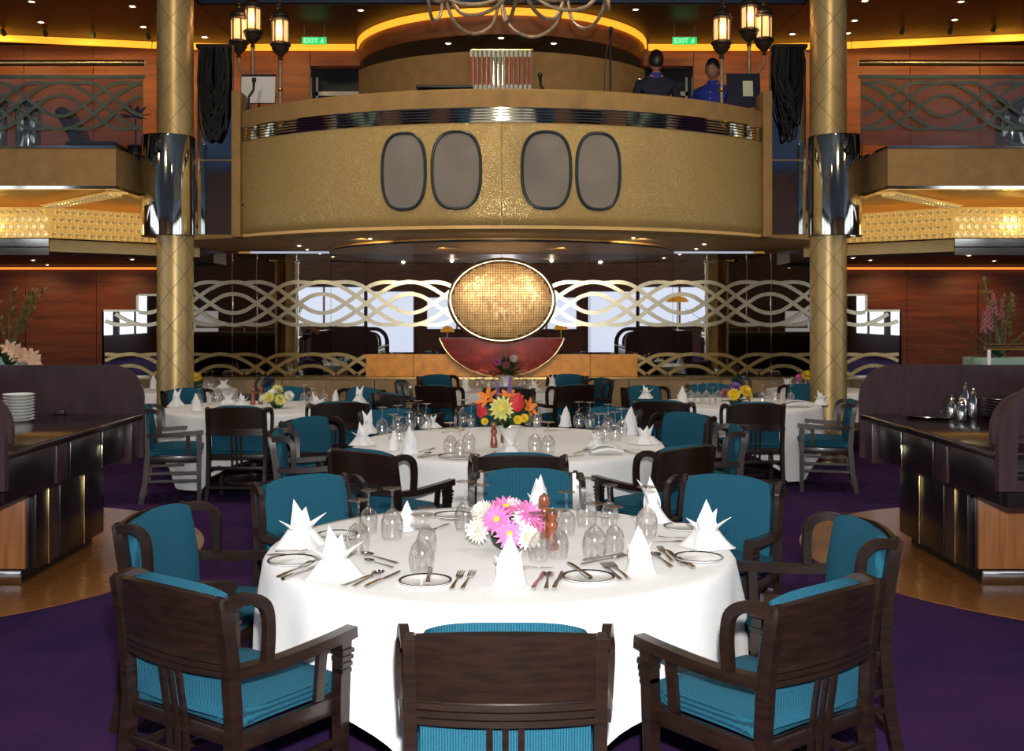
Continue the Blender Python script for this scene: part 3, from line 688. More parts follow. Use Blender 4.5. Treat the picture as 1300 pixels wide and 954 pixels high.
for i in range(-20, 21):
    for k in range(-16, 17):
        x, z = i*ps, k*ps
        if (x/(A-.03))**2+(z/(Bz-.03))**2 > 1: continue
        e = 0.001; nx = (dome(x+e, z)-dome(x-e, z))/(2*e); nz = (dome(x, z+e)-dome(x, z-e))/(2*e)
        n = Vector((nx+rnd.uniform(-.10, .10), -1, nz+rnd.uniform(-.10, .10))).normalized()
        R = Vector((0, -1, 0)).rotation_difference(n).to_matrix()
        tl.box((x, dome(x, z)-.006, z), (ps*.84, 0.012, ps*.84), R)
obj('mosaic_tiles', tl, 'mosaic_gold', md, smooth=0, kind='stuff')
obj('rim', MB().tube([(x*1.015, -0.01, z*1.015) for x, z in pl], 0.043, 10, closed=True), 'pale_brass', md)

# ================================================================== SERVICE STATIONS
def rounded(w, h, r, corner, n=10):
    """polygon 0..w x 0..h with one or two top corners rounded"""
    p = [(0, 0), (w, 0)]
    if 'r' in corner: p += [(w-r+r*math.cos(a), h-r+r*math.sin(a)) for a in [PI/2*i/n for i in range(n+1)]]
    else: p.append((w, h))
    if 'l' in corner: p += [(r+r*math.cos(a), h-r+r*math.sin(a)) for a in [PI/2+PI/2*i/n for i in range(n+1)]]
    else: p.append((0, h))
    return p
def station(sd, nm):
    g = thing('service_station', 'dark purple wood waiter station with raised rounded screens on the '+nm, 'cabinet', (sd*2.66, 5.9, 0))
    def bx(n, xa, xb, ya, yb, za, zb, m, parent=g, r=0.006):
        a, b = sorted((sd*xa, sd*xb)); return obj(n, MB().rbox(((a+b)/2, (ya+yb)/2, (za+zb)/2), (b-a, yb-ya, zb-za), r), m, parent)
    def scr(n, poly, ya, yb, x0, z0, m):
        return obj(n, MB().prism([(sd*(x0+x), z0+z) for x, z in poly], ya, yb), m, g)
    bx('worktop', 0.0, 1.35, 0.06, 2.28, 0.905, 0.95, 'station_top')
    bx('base_cabinet', 0.30, 1.30, 1.0, 2.22, 0.08, 0.62, 'station_dark')
    bx('plinth', 0.34, 1.26, 0.98, 2.18, 0.007, 0.079, 'black')
    bx('apron', 0.10, 1.30, 0.12, 2.24, 0.63, 0.904, 'station_dark')
    # apron and doors on the aisle side
    for k, (ya, yb) in enumerate(((0.16, 0.84), (0.88, 1.06), (1.10, 1.62), (1.66, 2.10))):
        d = bx('drawer_front', 0.075, 0.099, ya, yb, 0.645, 0.895, 'station_wood' if k in (1,) else 'station_dark')
    bx('corner_post', 0.03, 0.12, 2.115, 2.27, 0.60, 0.904, 'station_wood')
    for k, (ya, yb) in enumerate(((1.02, 1.20), (1.22, 1.38), (1.40, 1.80), (1.83, 2.20))):
        d = bx('door', 0.262, 0.299, ya, yb, 0.09, 0.615, 'station_wood' if k == 1 else 'station_dark')
    for y in (1.21, 1.815): bx('brass_edge', 0.256, 0.27, y-.008, y+.008, 0.08, 0.63, 'brass')
    bx('brass_edge', 0.068, 0.09, 1.632, 1.648, 0.64, 0.80, 'pale_brass')
    bx('front_panel', 0.31, 1.30, 0.965, 0.999, 0.10, 0.63, 'station_front')
    bx('kick_plate', 0.33, 1.28, 0.955, 0.975, 0.007, 0.095, 'silver')
    # screens: far end, outer side, divider, near end
    scr('end_screen', rounded(1.45, 0.69, 0.24, 'r' if False else 'l'), 2.285, 2.32, 0.0, 0.62, 'station_wood')
    bx('ledge', 0.56, 0.64, 2.20, 2.284, 0.951, 0.985, 'station_wood')
    bx('side_screen', 1.36, 1.40, 0.06, 2.28, 0.60, 1.31, 'station_wood')
    scr('divider_screen', rounded(0.95, 0.30, 0.22, 'l'), 0.40, 0.44, 0.14, 0.951, 'station_wood')
    th = MB()
    # near end screen: arched frame with an opening
    outer = rounded(1.36, 0.62, 0.36, 'l'); inner = [(0.10+x, 0.06+z) for x, z in rounded(1.16, 0.47, 0.26, 'l')]
    def loop(p): return [(sd*x, 0.74+z) for x, z in p]
    Lo, Li = loop(outer), loop(inner); n = len(Lo); vs = []
    for y in (0.0, 0.045): vs += [(x, y, z) for x, z in Lo]; vs += [(x, y, z) for x, z in Li]
    fs = []
    for i in range(n):
        j = (i+1) % n
        fs += [(i, j, n+j, n+i), (2*n+i, 3*n+i, 3*n+j, 2*n+j), (i, 2*n+i, 2*n+j, j), (n+i, n+j, 3*n+j, 3*n+i)]
    obj('near_screen', th.add(vs, fs), 'station_wood', g)
    bx('shelf_floor', 0.12, 1.30, 0.05, 0.39, 0.80, 0.83, 'station_dark')
    return g
station(-1, 'left'); station(1, 'right')

# ================================================================== CHAIRS
def make_chair():
    t = thing('armchair', 'armchair', 'chair', group='teal armchairs in the dining room')
    wood, fab = 'chair_wood', 'teal_fabric'
    def yb(z):          # rake of the back
        pts = [(0, -.315), (.2, -.275), (.44, -.255), (.64, -.268), (.86, -.305)]
        for (z0, a), (z1, b) in zip(pts[:-1], pts[1:]):
            if z <= z1: return a+(b-a)*(z-z0)/(z1-z0)
        return pts[-1][1]
    for s in (-1, 1):
        path = [(s*.255, yb(z), z) for z in (0, .1, .2, .32, .44, .54, .64, .75, .838)]+[(s*.255, yb(.85)+.006, .848)]
        obj('rear_leg', MB().bar(path, (1, 0, 0), [.034]*9+[.02], [.046]*9+[.024]), wood, t)
        lp = spline([(s*.266, yb(.82), .822), (s*.278, -.225, .832), (s*.290, -.165, .800), (s*.292, -.150, .73), (s*.286, -.150, .625)], 5)
        obj('arm_loop', MB().bar(lp, (0.35*s, 1, 0) if False else (1, 0, 0), .026, .036), wood, t)
        ap = spline([(s*.262, yb(.6)+.01, .612), (s*.282, -.1, .610), (s*.290, .10, .622), (s*.288, .225, .632)], 4)
        obj('arm', MB().bar(ap, (1, 0, 0), .046, .036), wood, t)
        fl = obj('front_leg', MB().bar([(s*.268, .185, 0), (s*.270, .185, .2), (s*.272, .185, .44), (s*.280, .185, .612)], (1, 0, 0), [.036, .038, .044, .044], [.036, .038, .044, .044]), wood, t)
        st = MB()
        for k in range(4): st.box((s*.280, .185, .575-.022*k), (.056-.004*k, .056-.004*k, .013))
        obj('step_carving', st, wood, fl)
        obj('arm_slat', MB().bar([(s*.262, .09, .43), (s*.280, .09, .606)], (1, 0, 0), .018, .036), wood, t)
        obj('side_rail', MB().rbox((s*.258, -.035, .395), (.026, .40, .06), .005), wood, t)
        for z in (.20, .27): obj('stretcher', MB().box2((s*.260-.009, -.27, z-.011), (s*.260+.009, .17, z+.011)), wood, t)
    obj('front_rail', MB().rbox((0, .185, .395), (.50, .026, .06), .005), wood, t)
    obj('rear_rail', MB().rbox((0, -.248, .405), (.476, .026, .05), .005), wood, t)
    obj('lower_back_rail', MB().rbox((0, -.262, .305), (.476, .022, .03), .005), wood, t)
    obj('stretcher', MB().box2((-.238, -.285, .12), (.238, -.263, .145)), wood, t)
    cv = lambda x: -.030*(1-(x/.24)**2)
    top = lambda x: .842+.014*(1-(x/.24)**2)
    def crest(u, v):
        x = -.239+.478*u; z = .665+(top(x)-.665)*v; return (x, yb(z)+cv(x), z)
    obj('crest_panel', MB().sheet(crest, 16, 6, .022), wood, t)
    fl = MB()
    for k in range(3):
        fl.bar([(-.239+.478*i/14, yb(.62)+cv(-.239+.478*i/14)-.004, .607+.021*k) for i in range(15)], (0, 0, 1), .017, .030)
    fl.bar([(-.239+.478*i/14, yb(.62)+cv(-.239+.478*i/14), .632) for i in range(15)], (0, 0, 1), .07, .018)
    obj('fluted_rail', fl, wood, t)
    for x in (-.042, 0, .042): obj('slat', MB().bar([(x, -.262, .31), (x, -.268, .42), (x, yb(.61)+cv(x), .60)], (1, 0, 0), .017, .014), wood, t)
    # cushions
    cu = MB().sheet(lambda u, v: ((u-.5)*.49*(1-.04*(v > .9)), -.235+.445*v, .455+.028*(1-(2*u-1)**4)*(1-(2*v-1)**4)), 14, 14, .06)
    obj('seat_cushion', cu, fab, t)
    def pad(u, v):
        x = (-.232+.464*u); e = (2*u-1)
        zt = .858-.020*abs(e)**3; z = .455+(zt-.455)*v
        bulge = .020*(1-e**4)*(1-(2*v-1)**6)
        return (x*(1-.05*v**4), yb(z)+cv(x)*.9+.036+bulge, z)
    obj('back_pad', MB().sheet(pad, 16, 14, .042), fab, t, smooth=70)
    return t
CH0 = make_chair(); CH0_used = [False]
def chair(bx, by, face, label):
    f = math.radians(face); loc = (bx+.28*math.cos(f), by+.28*math.sin(f), 0.001)
    if not CH0_used[0]:
        CH0.location = loc; CH0.rotation_euler = (0, 0, f-PI/2); CH0['label'] = label; CH0_used[0] = True; return CH0
    return copy_tree(CH0, loc, f-PI/2, label)
T1, T2, TL, TR, TC = 'nearest round table', 'middle round table', 'left side table', 'right side table', 'centre back table'
chairs = [
 (.01, 2.95, 90, 'teal and dark wood armchair nearest the camera, back centred to us'),
 (-1.03, 3.46, 54, 'armchair at front left of the nearest table, seen from behind'),
 (.985, 3.38, 128, 'armchair at front right of the nearest table, seen from behind'),
 (-1.47, 4.70, -13, 'armchair left of the nearest table, facing right beside the walkway'),
 (1.45, 4.42, 184, 'armchair right of the nearest table, facing left with lit arm'),
 (-1.02, 5.65, -52, 'armchair at far left of the nearest table, teal front towards us'),
 (.14, 5.90, -92, 'armchair at far side of the nearest table, behind the pink flowers'),
 (1.17, 5.65, 237, 'armchair at far right of the nearest table, teal front towards us'),
 (.10, 6.55, 90, 'armchair at near side of the middle table, brown back behind another chair'),
 (-.84, 6.72, 54, 'armchair at front left of the middle table, dark back towards us'),
 (1.14, 6.92, 130, 'armchair at front right of the middle table, dark back towards us'),
 (-1.60, 7.85, 8, 'lower of two armchairs left of the middle table, seen sideways'),
 (-1.56, 8.80, -32, 'upper of two armchairs left of the middle table, teal front showing'),
 (1.74, 8.15, 176, 'lower of two armchairs right of the middle table, seen sideways'),
 (1.55, 9.20, 222, 'upper of two armchairs right of the middle table, teal front showing'),
 (-.98, 9.55, -60, 'armchair at far left of the middle table behind the upturned glasses'),
 (-.12, 9.95, -90, 'armchair at far side of the middle table behind the red flowers'),
 (.98, 9.75, 240, 'armchair at far right of the middle table behind the upturned glasses'),
 (-2.37, 9.85, 88, 'armchair at near side of the left side table, slatted back towards us'),
 (-3.22, 10.0, 14, 'armchair left of the left side table, seen sideways by the station'),
 (-1.52, 10.35, 108, 'armchair at right front of the left side table, dark back towards us'),
 (-3.50, 12.15, -42, 'teal armchair at the far left side table in front of the gold column'),
 (-2.45, 12.45, -88, 'teal armchair at far side of the left side table behind yellow flowers'),
 (-1.52, 12.25, 236, 'teal armchair at far right of the left side table by the parapet'),
 (2.36, 10.25, 92, 'armchair at near side of the right side table, slatted back towards us'),
 (1.52, 10.5, 68, 'armchair at left front of the right side table, dark back towards us'),
 (3.36, 10.6, 166, 'armchair right of the right side table, seen sideways by the station'),
 (1.60, 12.6, -60, 'teal armchair at far left of the right side table by the parapet'),
 (2.45, 13.0, -92, 'teal armchair at far side of the right side table behind the flowers'),
 (3.55, 12.85, 222, 'teal armchair at far right side table in front of the gold column'),
 (.08, 12.35, 90, 'dark armchair back at near side of the centre back table'),
 (-.76, 12.75, 58, 'dark armchair at left front of the centre back table'),
 (.84, 12.85, 122, 'dark armchair at right front of the centre back table'),
 (-1.27, 13.65, 8, 'dark armchair left of the centre back table, seen sideways'),
 (-.90, 14.85, -52, 'teal armchair at far left of the centre back table'),
 (.93, 14.95, 232, 'teal armchair at far right of the centre back table'),
 (1.30, 14.1, 196, 'teal armchair right of the centre back table by the parapet'),
 (-1.18, 11.45, 40, 'dark armchair alone between the left side table and the middle table'),
 (-3.02, 14.3, 200, 'armchair behind the left side table facing the back left table'),
 (3.10, 14.5, -20, 'armchair behind the right side table facing the back right table'),
]
for c in chairs: chair(*c)

# ================================================================== TABLES AND CLOTHS
def table(x, y, R, drop, what, turn=0.0, vase=False):
    t = thing('round_table', 'round table hidden under the cloth of the '+what, 'table', (x, y, 0), 0, 'round dining tables')
    obj('table_top', MB().lathe([(0, .69), (R-.03, .69), (R-.012, .70), (R-.012, .722), (R-.03, .73), (0, .73)], 48), 'station_wood', t)
    obj('pedestal', MB().lathe([(.05, .06), (.05, .68), (.12, .689)], 16), 'station_wood', t)
    obj('foot', MB().lathe([(.30, 0.001), (.30, .03), (.06, .059)], 24), 'station_wood', t)
    n = 144; s = R+drop; vs = []; fs = []; rnd = random.Random(int(x*100+y*10)); ph = [rnd.uniform(0, 6.28) for _ in range(4)]
    rings = []
    for r in (0.0, .3, .6, .85, .96): rings.append([(r*R*math.cos(a), r*R*math.sin(a), .738+.0012*math.sin(5*a+r*7)) for a in [2*PI*i/n for i in range(n)]])
    def hang(a):
        b = (a-turn+PI/4) % (PI/2)-PI/4; L = s/math.cos(b)-R; return min(L, .70)
    for t_ in (0, .03, .08, .16, .3, .45, .6, .75, .9, 1.0):
        ring = []
        for i in range(n):
            a = 2*PI*i/n; L = hang(a); dz = L*t_
            fold = (math.sin(9*a+ph[0])*.5+math.sin(15*a+ph[1])*.35+math.sin(23*a+ph[2])*.2)
            amp = .022*min(1, dz/.22)*(0.6+L)
            rr = R+.010+.012*min(1, dz/.02)+amp*(fold*.9+.7)+.03*dz
            ring.append((rr*math.cos(a), rr*math.sin(a), .738-dz if t_ else .7385))
        rings.append(ring)
    for ring in rings: vs += ring
    for k in range(len(rings)-1):
        for i in range(n): j = (i+1) % n; fs.append((k*n+i, k*n+j, (k+1)*n+j, (k+1)*n+i))
    c = obj('tablecloth', MB().add(vs, fs), 'linen', loc=(x, y, 0), smooth=60)
    tag(c, 'white linen cloth draped over the '+what, 'tablecloth', 'white tablecloths')
    return (x, y, R)
table(-.01, 4.53, .925, .36, T1, 0.78)
table(.05, 8.15, 1.12, .36, T2, 0.78)
table(-2.5, 11.15, .88, .40, TL, 0.3)
table(2.50, 11.65, .83, .40, TR, -0.3)
table(.05, 13.75, .76, .40, TC, 0.78)
table(-3.95, 13.75, .62, .35, 'back left table', 0.5)
table(3.95, 13.75, .62, .35, 'back right table', 0.5)
ZT = 0.741
# ================================================================== TABLEWARE
# --- upturned wine glasses
def glass_mesh(hh, rb, rf, nm):
    p = [(rb*.84, 0.0), (rb*.93, hh*.10), (rb, hh*.24), (rb*.97, hh*.36), (rb*.78, hh*.48), (rb*.40, hh*.565), (.008, hh*.60), (.0050, hh*.66), (.0045, hh*.80), (.0052, hh*.93), (.012, hh*.965), (rf*.95, hh*.985), (rf, hh*.992), (rf, hh), (0.0001, hh)]
    inn = [(.0001, hh*.575), (rb*.36, hh*.55), (rb*.74, hh*.47), (rb*.945, hh*.355), (rb*.975, hh*.24), (rb*.905, hh*.10), (rb*.815, 0.0)]
    return MB().lathe(inn+p, 24, caps=False).mesh(nm, 'wine_glass', 60)
G_BIG, G_MID = glass_mesh(.215, .047, .042, 'wine_glass_large'), glass_mesh(.185, .040, .038, 'wine_glass_medium')
GLASSES = []
def glasses(where, pts, z=ZT, cat_g=None):
    pts = sorted(pts)
    for i, q in enumerate(pts):
        x, y = onz(q[0], q[1], z); big = len(q) < 3 or q[2] != 's'
        o = bpy.data.objects.new('wine_glass', G_BIG if big else G_MID); COL.objects.link(o); o.location = (x, y, z); o.rotation_euler = (0, 0, random.uniform(0, 6))
        tag(o, 'clear upturned wine glass on the %s, %s glass from the left' % (where, nth(i+1)), 'glass', 'upturned wine glasses')
glasses(T1, [(455, 703), (468, 676, 's'), (498, 684), (536, 727), (542, 703, 's'), (591, 673), (611, 668, 's'), (684, 712, 's'), (709, 708, 's'), (719, 679, 's'), (745, 668), (755, 709), (774, 668, 's'), (780, 702, 's'), (821, 682)])
glasses(T2, [(485, 552), (505, 549), (499, 557, 's'), (521, 545), (531, 541), (541, 546), (507, 561, 's'), (519, 553, 's'), (572, 577), (584, 580, 's'), (595, 573), (588, 540), (598, 542, 's'), (679, 575), (696, 576), (682, 542), (671, 541, 's'), (735, 543), (749, 544), (760, 562), (772, 547), (781, 559), (789, 554), (799, 548, 's'), (768, 556, 's')])
glasses(TL, [(252, 515), (267, 514, 's'), (273, 511), (277, 509), (386, 514), (396, 516, 's'), (411, 514), (398, 511)])
glasses(TR, [(877, 511), (886, 513), (897, 512), (905, 514, 's'), (912, 511), (968, 513), (975, 515, 's'), (984, 512), (992, 514), (1004, 511, 's')])
glasses(TC, [(606, 493), (613, 491), (620, 494), (627, 491, 's'), (660, 493), (666, 491), (672, 494), (680, 491, 's')])
glasses('back left table', [(262, 494), (266, 497, 's'), (270, 492)])
glasses('back right table', [(1013, 492), (1020, 494), (1026, 491, 's')])

# --- folded napkins
def napkin_mesh(kind, nm):
    mb = MB()
    def leaf(a, r0, z0, h, w, out, lean=0.0, z_in=0.0):
        def fn(u, v):
            e = 2*u-1; ww = w*(1-v)**.8*(1+.55*math.sin(PI*min(1, v*1.2))*.6)
            rad = r0+out*v**1.5; z = z0+h*v
            x = ww*e; y = rad-(.55*ww)*(e*e)+.004
            ca, sa = math.cos(a-PI/2+lean*v), math.sin(a-PI/2+lean*v)
            return (x*ca-y*sa, x*sa+y*ca, z)
        mb.sheet(fn, 6, 9, .0022)
    def body(R0, R1, h, waves=6, amp=.10, c=(0, 0), sq=1.0):
        n = 40; k = 8; vs = []; fs = []
        for j in range(k+1):
            v = j/k
            for i in range(n):
                a = 2*PI*i/n; r = (R0+(R1-R0)*v**.75)*(1+amp*(1-.4*v)*math.sin(waves*a+v*1.2)+.05*math.sin(2*a+1))
                vs.append((c[0]+r*math.cos(a), c[1]+r*math.sin(a)*sq, h*v+.001))
        for j in range(k):
            for i in range(n): l = (i+1) % n; fs.append((j*n+i, j*n+l, (j+1)*n+l, (j+1)*n+i))
        fs.append(tuple(k*n+i for i in range(n))); fs.append(tuple(range(n-1, -1, -1))); mb.add(vs, fs)
    if kind == 'crown':
        body(.092, .045, .062, 4, .15)
        for a, h, o in ((2.1, .135, .034), (1.2, .105, .030), (.15, .085, .075), (3.3, .065, .060), (4.5, .075, .03), (5.4, .06, .05)): leaf(a, .018, .035, h, .042, o)
    elif kind == 'mitre':
        body(.058, .036, .075, 3, .10, sq=.75)
        leaf(PI*1.5, .026, .035, .145, .042, -.014); leaf(PI*.5, .026, .035, .125, .042, -.012); leaf(0.2, .022, .03, .085, .036, .018); leaf(PI*.93, .022, .03, .07, .036, .026)
    elif kind == 'bird':
        body(.085, .030, .075, 4, .14)
        leaf(.9, .014, .06, .125, .036, .05); leaf(2.1, .014, .06, .12, .036, .05); leaf(4.4, .02, .06, .05, .034, .02)
    elif kind == 'lotus':
        body(.115, .060, .050, 8, .10)
        for k in range(7): leaf(k*2*PI/7+.3, .035, .035, .10-.012*(k % 3), .036, .028)
    elif kind == 'flat':
        mb.sheet(lambda u, v: ((u-.5)*.19+.02*v, (v-.5)*.11, .018+.016*math.sin(PI*u)+.012*u*v), 8, 6, .012)
        mb.sheet(lambda u, v: ((u-.5)*.15-.01, (v-.5)*.10+.02, .036+.02*math.sin(PI*u)*(1-v)), 8, 6, .006)
    return mb.mesh(nm, 'napkin_linen', 50)
NAP = {k: napkin_mesh(k, 'napkin_'+k) for k in ('crown', 'mitre', 'bird', 'lotus', 'flat')}
NLAB = {'crown': 'white napkin folded into a pointed crown', 'mitre': 'white napkin folded into a tall mitre', 'bird': 'white napkin folded with two long ears', 'lotus': 'white napkin folded into a spiky lotus', 'flat': 'white napkin lying loosely folded'}
def napkins(where, pts, z=ZT):
    cnt = {}; tot = {}
    for q in pts: tot[q[2]] = tot.get(q[2], 0)+1
    for q in sorted(pts):
        px, py, k = q[:3]; rz = math.radians(q[3]) if len(q) > 3 else random.uniform(0, 6); sc = q[4] if len(q) > 4 else 1
        x, y = onz(px, py, z); o = bpy.data.objects.new('napkin', NAP[k]); COL.objects.link(o); o.location = (x, y, z); o.rotation_euler = (0, 0, rz); o.scale = (sc, sc, sc)
        cnt[k] = cnt.get(k, 0)+1
        tag(o, NLAB[k]+' on the '+where+('' if tot[k] == 1 else ', %s from the left' % nth(cnt[k])), 'napkin', 'folded white napkins')
napkins(T1, [(382, 693, 'crown', 10, 1.08), (425, 733, 'crown', 0, 1.05), (647, 744, 'mitre', 5, 1.05), (812, 727, 'mitre', -25, .98), (897, 694, 'crown', -40, 1.08), (828, 662, 'bird', 40, 1.05), (684, 655, 'mitre', 30, 1.1), (516, 674, 'mitre', 20, .75)])
napkins(T2, [(460, 565, 'crown', 0, .95), (467, 550, 'bird', 20, 1.0), (500, 572, 'mitre', 40, .8), (520, 577, 'mitre', 0, 1.1), (547, 543, 'lotus', 20, .8), (647, 577, 'crown', 60, .85), (718, 542, 'mitre', 20, 1.0), (767, 577, 'flat', 15, 1.2), (756, 568, 'crown', 80, .75), (800, 552, 'mitre', 15, 1.25), (819, 563, 'lotus', 0, 1.0)])
napkins(TL, [(224, 516, 'bird', 0, 1.0), (249, 522, 'mitre', 0, 1.0), (290, 513, 'lotus', 0, .9), (307, 516, 'crown', 0, .8), (402, 521, 'crown', 30, 1.0), (426, 511, 'mitre', 40, .8), (456, 512, 'bird', 0, 1.0)])
napkins(TR, [(820, 506, 'crown', 0, .9), (866, 514, 'mitre', 0, 1.1), (943, 512, 'crown', 0, .8), (1012, 517, 'flat', 0, 1.3), (1042, 514, 'crown', 0, .9)])
napkins(TC, [(591, 497, 'bird', 0, 1.0), (638, 492, 'mitre', 0, 1.0), (678, 497, 'crown', 0, .9), (701, 494, 'bird', 30, 1.0)])
napkins('back left table', [(195, 494, 'mitre', 0, 1.0), (284, 493, 'lotus', 0, .9)])
napkins('back right table', [(1000, 492, 'lotus', 0, 1.0)])

# --- bread plates
def plate(px, py, label, r=.095, z=ZT):
    x, y = onz(px, py, z)
    p = thing('bread_plate', label, 'plate', (x, y, z), 0, 'bread plates')
    obj('plate_body', MB().lathe([(0, .002), (r*.6, .002), (r*.68, .004), (r*.97, .0125), (r, .0135), (r*.99, .010), (r*.7, .0005), (0, .0002)], 36), 'plate_white', p)
    obj('dark_rim', MB().lathe([(r*.90, .0118), (r*.965, .0142), (r*.985, .0150), (r*1.003, .0142), (r*1.0, .0128)], 36, caps=False), 'plate_rim', p)
plate(540, 741, 'dark rimmed bread plate left of the front mitre napkin')
plate(747, 736, 'dark rimmed bread plate right of the front mitre napkin')
plate(371, 715, 'dark rimmed bread plate at the left edge of the nearest table')
plate(887, 711, 'dark rimmed bread plate at the right edge of the nearest table')
plate(428, 682, 'bread plate behind the left crown napkins on the nearest table', .09)
plate(868, 672, 'bread plate beside the two-eared napkin on the nearest table', .09)
plate(583, 581, 'flat plate under upturned glasses on the middle table', .14)
plate(575, 657, 'bread plate at the far edge of the nearest table', .09)

# --- cutlery
def cutlery_mesh(kind):
    mb = MB()
    hp = [(0, -.10, .0035), (0, -.05, .005), (0, 0.0, .006), (0, .03, .006)]
    if kind == 'knife':
        mb.bar([(0, -.11, .004), (0, -.09, .005), (0, -.01, .005)], (1, 0, 0), [.013, .014, .011], [.006, .007, .006])
        mb.prism([(-.005, -.01), (.006, -.01), (.0095, .03), (.009, .085), (.002, .112), (-.005, .112)], .003, .0055, 'z')
    else:
        mb.bar(hp, (1, 0, 0), [.014, .010, .006, .006], [.003, .003, .003, .003])
        if kind == 'fork':
            mb.bar([(0, .03, .006), (0, .045, .005), (0, .062, .006)], (1, 0, 0), [.008, .021, .023], [.0022]*3)
            for x in (-.0098, -.0033, .0033, .0098): mb.bar([(x, .060, .006), (x, .085, .009), (x, .105, .011)], (1, 0, 0), [.0036, .0034, .002], [.002]*3)
        else:
            def bowl(u, v):
                a = 2*PI*u; r = v; return (.0185*r*math.cos(a), .065+.030*r*math.sin(a), .003+.008*r*r)
            mb.sheet(bowl, 18, 4, .0014)
    return mb.mesh(kind, 'steel', 45)
CUT = {k: cutlery_mesh(k) for k in ('knife', 'fork', 'spoon')}
def cutlery(where, items, z=ZT+.001):
    cnt = {}
    for k, a, b, *r in sorted(items, key=lambda q: q[1][0]+q[2][0]):
        p, q = Vector(onz(a[0], a[1], z)), Vector(onz(b[0], b[1], z)); c = (p+q)/2; d = q-p
        o = bpy.data.objects.new(k, CUT[k]); COL.objects.link(o); s = max(.6, min(1.15, d.length/.21)); o.scale = (s, s, s)
        o.location = (c.x, c.y, z+(r[0] if r else 0)); o.rotation_euler = (0, 0, math.atan2(d.y, d.x)-PI/2); cnt[k] = cnt.get(k, 0)+1
        tag(o, 'steel %s on the %s, %s %s from the left' % (k, where, nth(cnt[k]), k), 'cutlery', 'cutlery on the '+where)
# (kind, handle end, head end) in picture points on the table plane
cutlery(T1, [('fork', (571, 753), (588, 726)), ('fork', (584, 753), (603, 725)), ('knife', (543, 748), (546, 728), .017),
  ('knife', (677, 749), (690, 728)), ('spoon', (693, 751), (697, 728)), ('knife', (703, 750), (714, 727)), ('knife', (749, 741), (722, 722), .017), ('fork', (795, 743), (760, 714)), ('fork', (803, 740), (771, 715)),
  ('knife', (436, 744), (478, 729)), ('spoon', (448, 746), (487, 727)), ('knife', (462, 748), (510, 726)), ('spoon', (506, 717), (457, 704)), ('spoon', (500, 722), (462, 712)),
  ('knife', (340, 706), (386, 703)), ('fork', (352, 734), (397, 716)), ('knife', (360, 736), (404, 719)), ('fork', (348, 701), (391, 700)),
  ('fork', (867, 728), (826, 686)), ('knife', (878, 728), (838, 692)), ('knife', (888, 727), (845, 700)), ('spoon', (860, 726), (822, 700)), ('fork', (737, 718), (795, 708)), ('knife', (742, 713), (790, 704)),
  ('knife', (650, 720), (700, 722)), ('spoon', (668, 724), (632, 714)), ('spoon', (548, 672), (500, 676)), ('fork', (570, 666), (545, 676)), ('knife', (560, 660), (595, 663)),
  ('knife', (868, 688), (830, 689)), ('fork', (872, 684), (836, 683)), ('knife', (418, 690), (455, 684)), ('spoon', (745, 656), (775, 660))])
cutlery(T2, [('spoon', (523, 584), (553, 574)), ('fork', (527, 576), (552, 571)), ('knife', (535, 582), (560, 577)), ('knife', (612, 582), (632, 574)), ('fork', (662, 582), (700, 581)), ('knife', (704, 583), (745, 578)),
  ('spoon', (728, 577), (748, 572)), ('knife', (790, 572), (812, 578)), ('fork', (800, 571), (820, 574)), ('knife', (445, 570), (478, 568)), ('spoon', (555, 546), (585, 543)), ('knife', (690, 548), (725, 546)), ('fork', (560, 550), (590, 548))])

# --- pepper mills
def mill(px, py, label, hh=.19):
    x, y = onz(px, py, ZT); m = thing('pepper_mill', label, 'pepper mill', (x, y, ZT), 0, 'turned wooden pepper mills')
    obj('body', MB().lathe([(.024, 0), (.027, .004), (.027, .03), (.021, hh*.34), (.018, hh*.45), (.023, hh*.55), (.024, hh*.62), (.017, hh*.68), (.016, hh*.70)], 20), 'mill_wood', m)
    obj('head', MB().lathe([(.016, hh*.705), (.022, hh*.76), (.025, hh*.84), (.020, hh*.93), (.008, hh*.965), (0, hh*.97)], 20), 'mill_wood', m)
    obj('knob', MB().lathe([(.005, hh*.965), (.007, hh*.985), (.004, hh*1.0), (0, hh*1.003)], 12), 'silver', m)
mill(691, 683, 'left turned wooden mill right of the pink flowers'); mill(701, 698, 'right turned wooden mill half behind a glass on the nearest table', .17)
mill(627, 568, 'left turned wooden mill before the white vase'); mill(640, 562, 'right turned wooden mill before the white vase')
mill(321, 514, 'wooden mill left of the yellow flowers on the left side table'); mill(331, 513, 'wooden mill close beside the yellow flowers on the left side table')
mill(949, 511, 'wooden mill right of the flowers on the right side table')

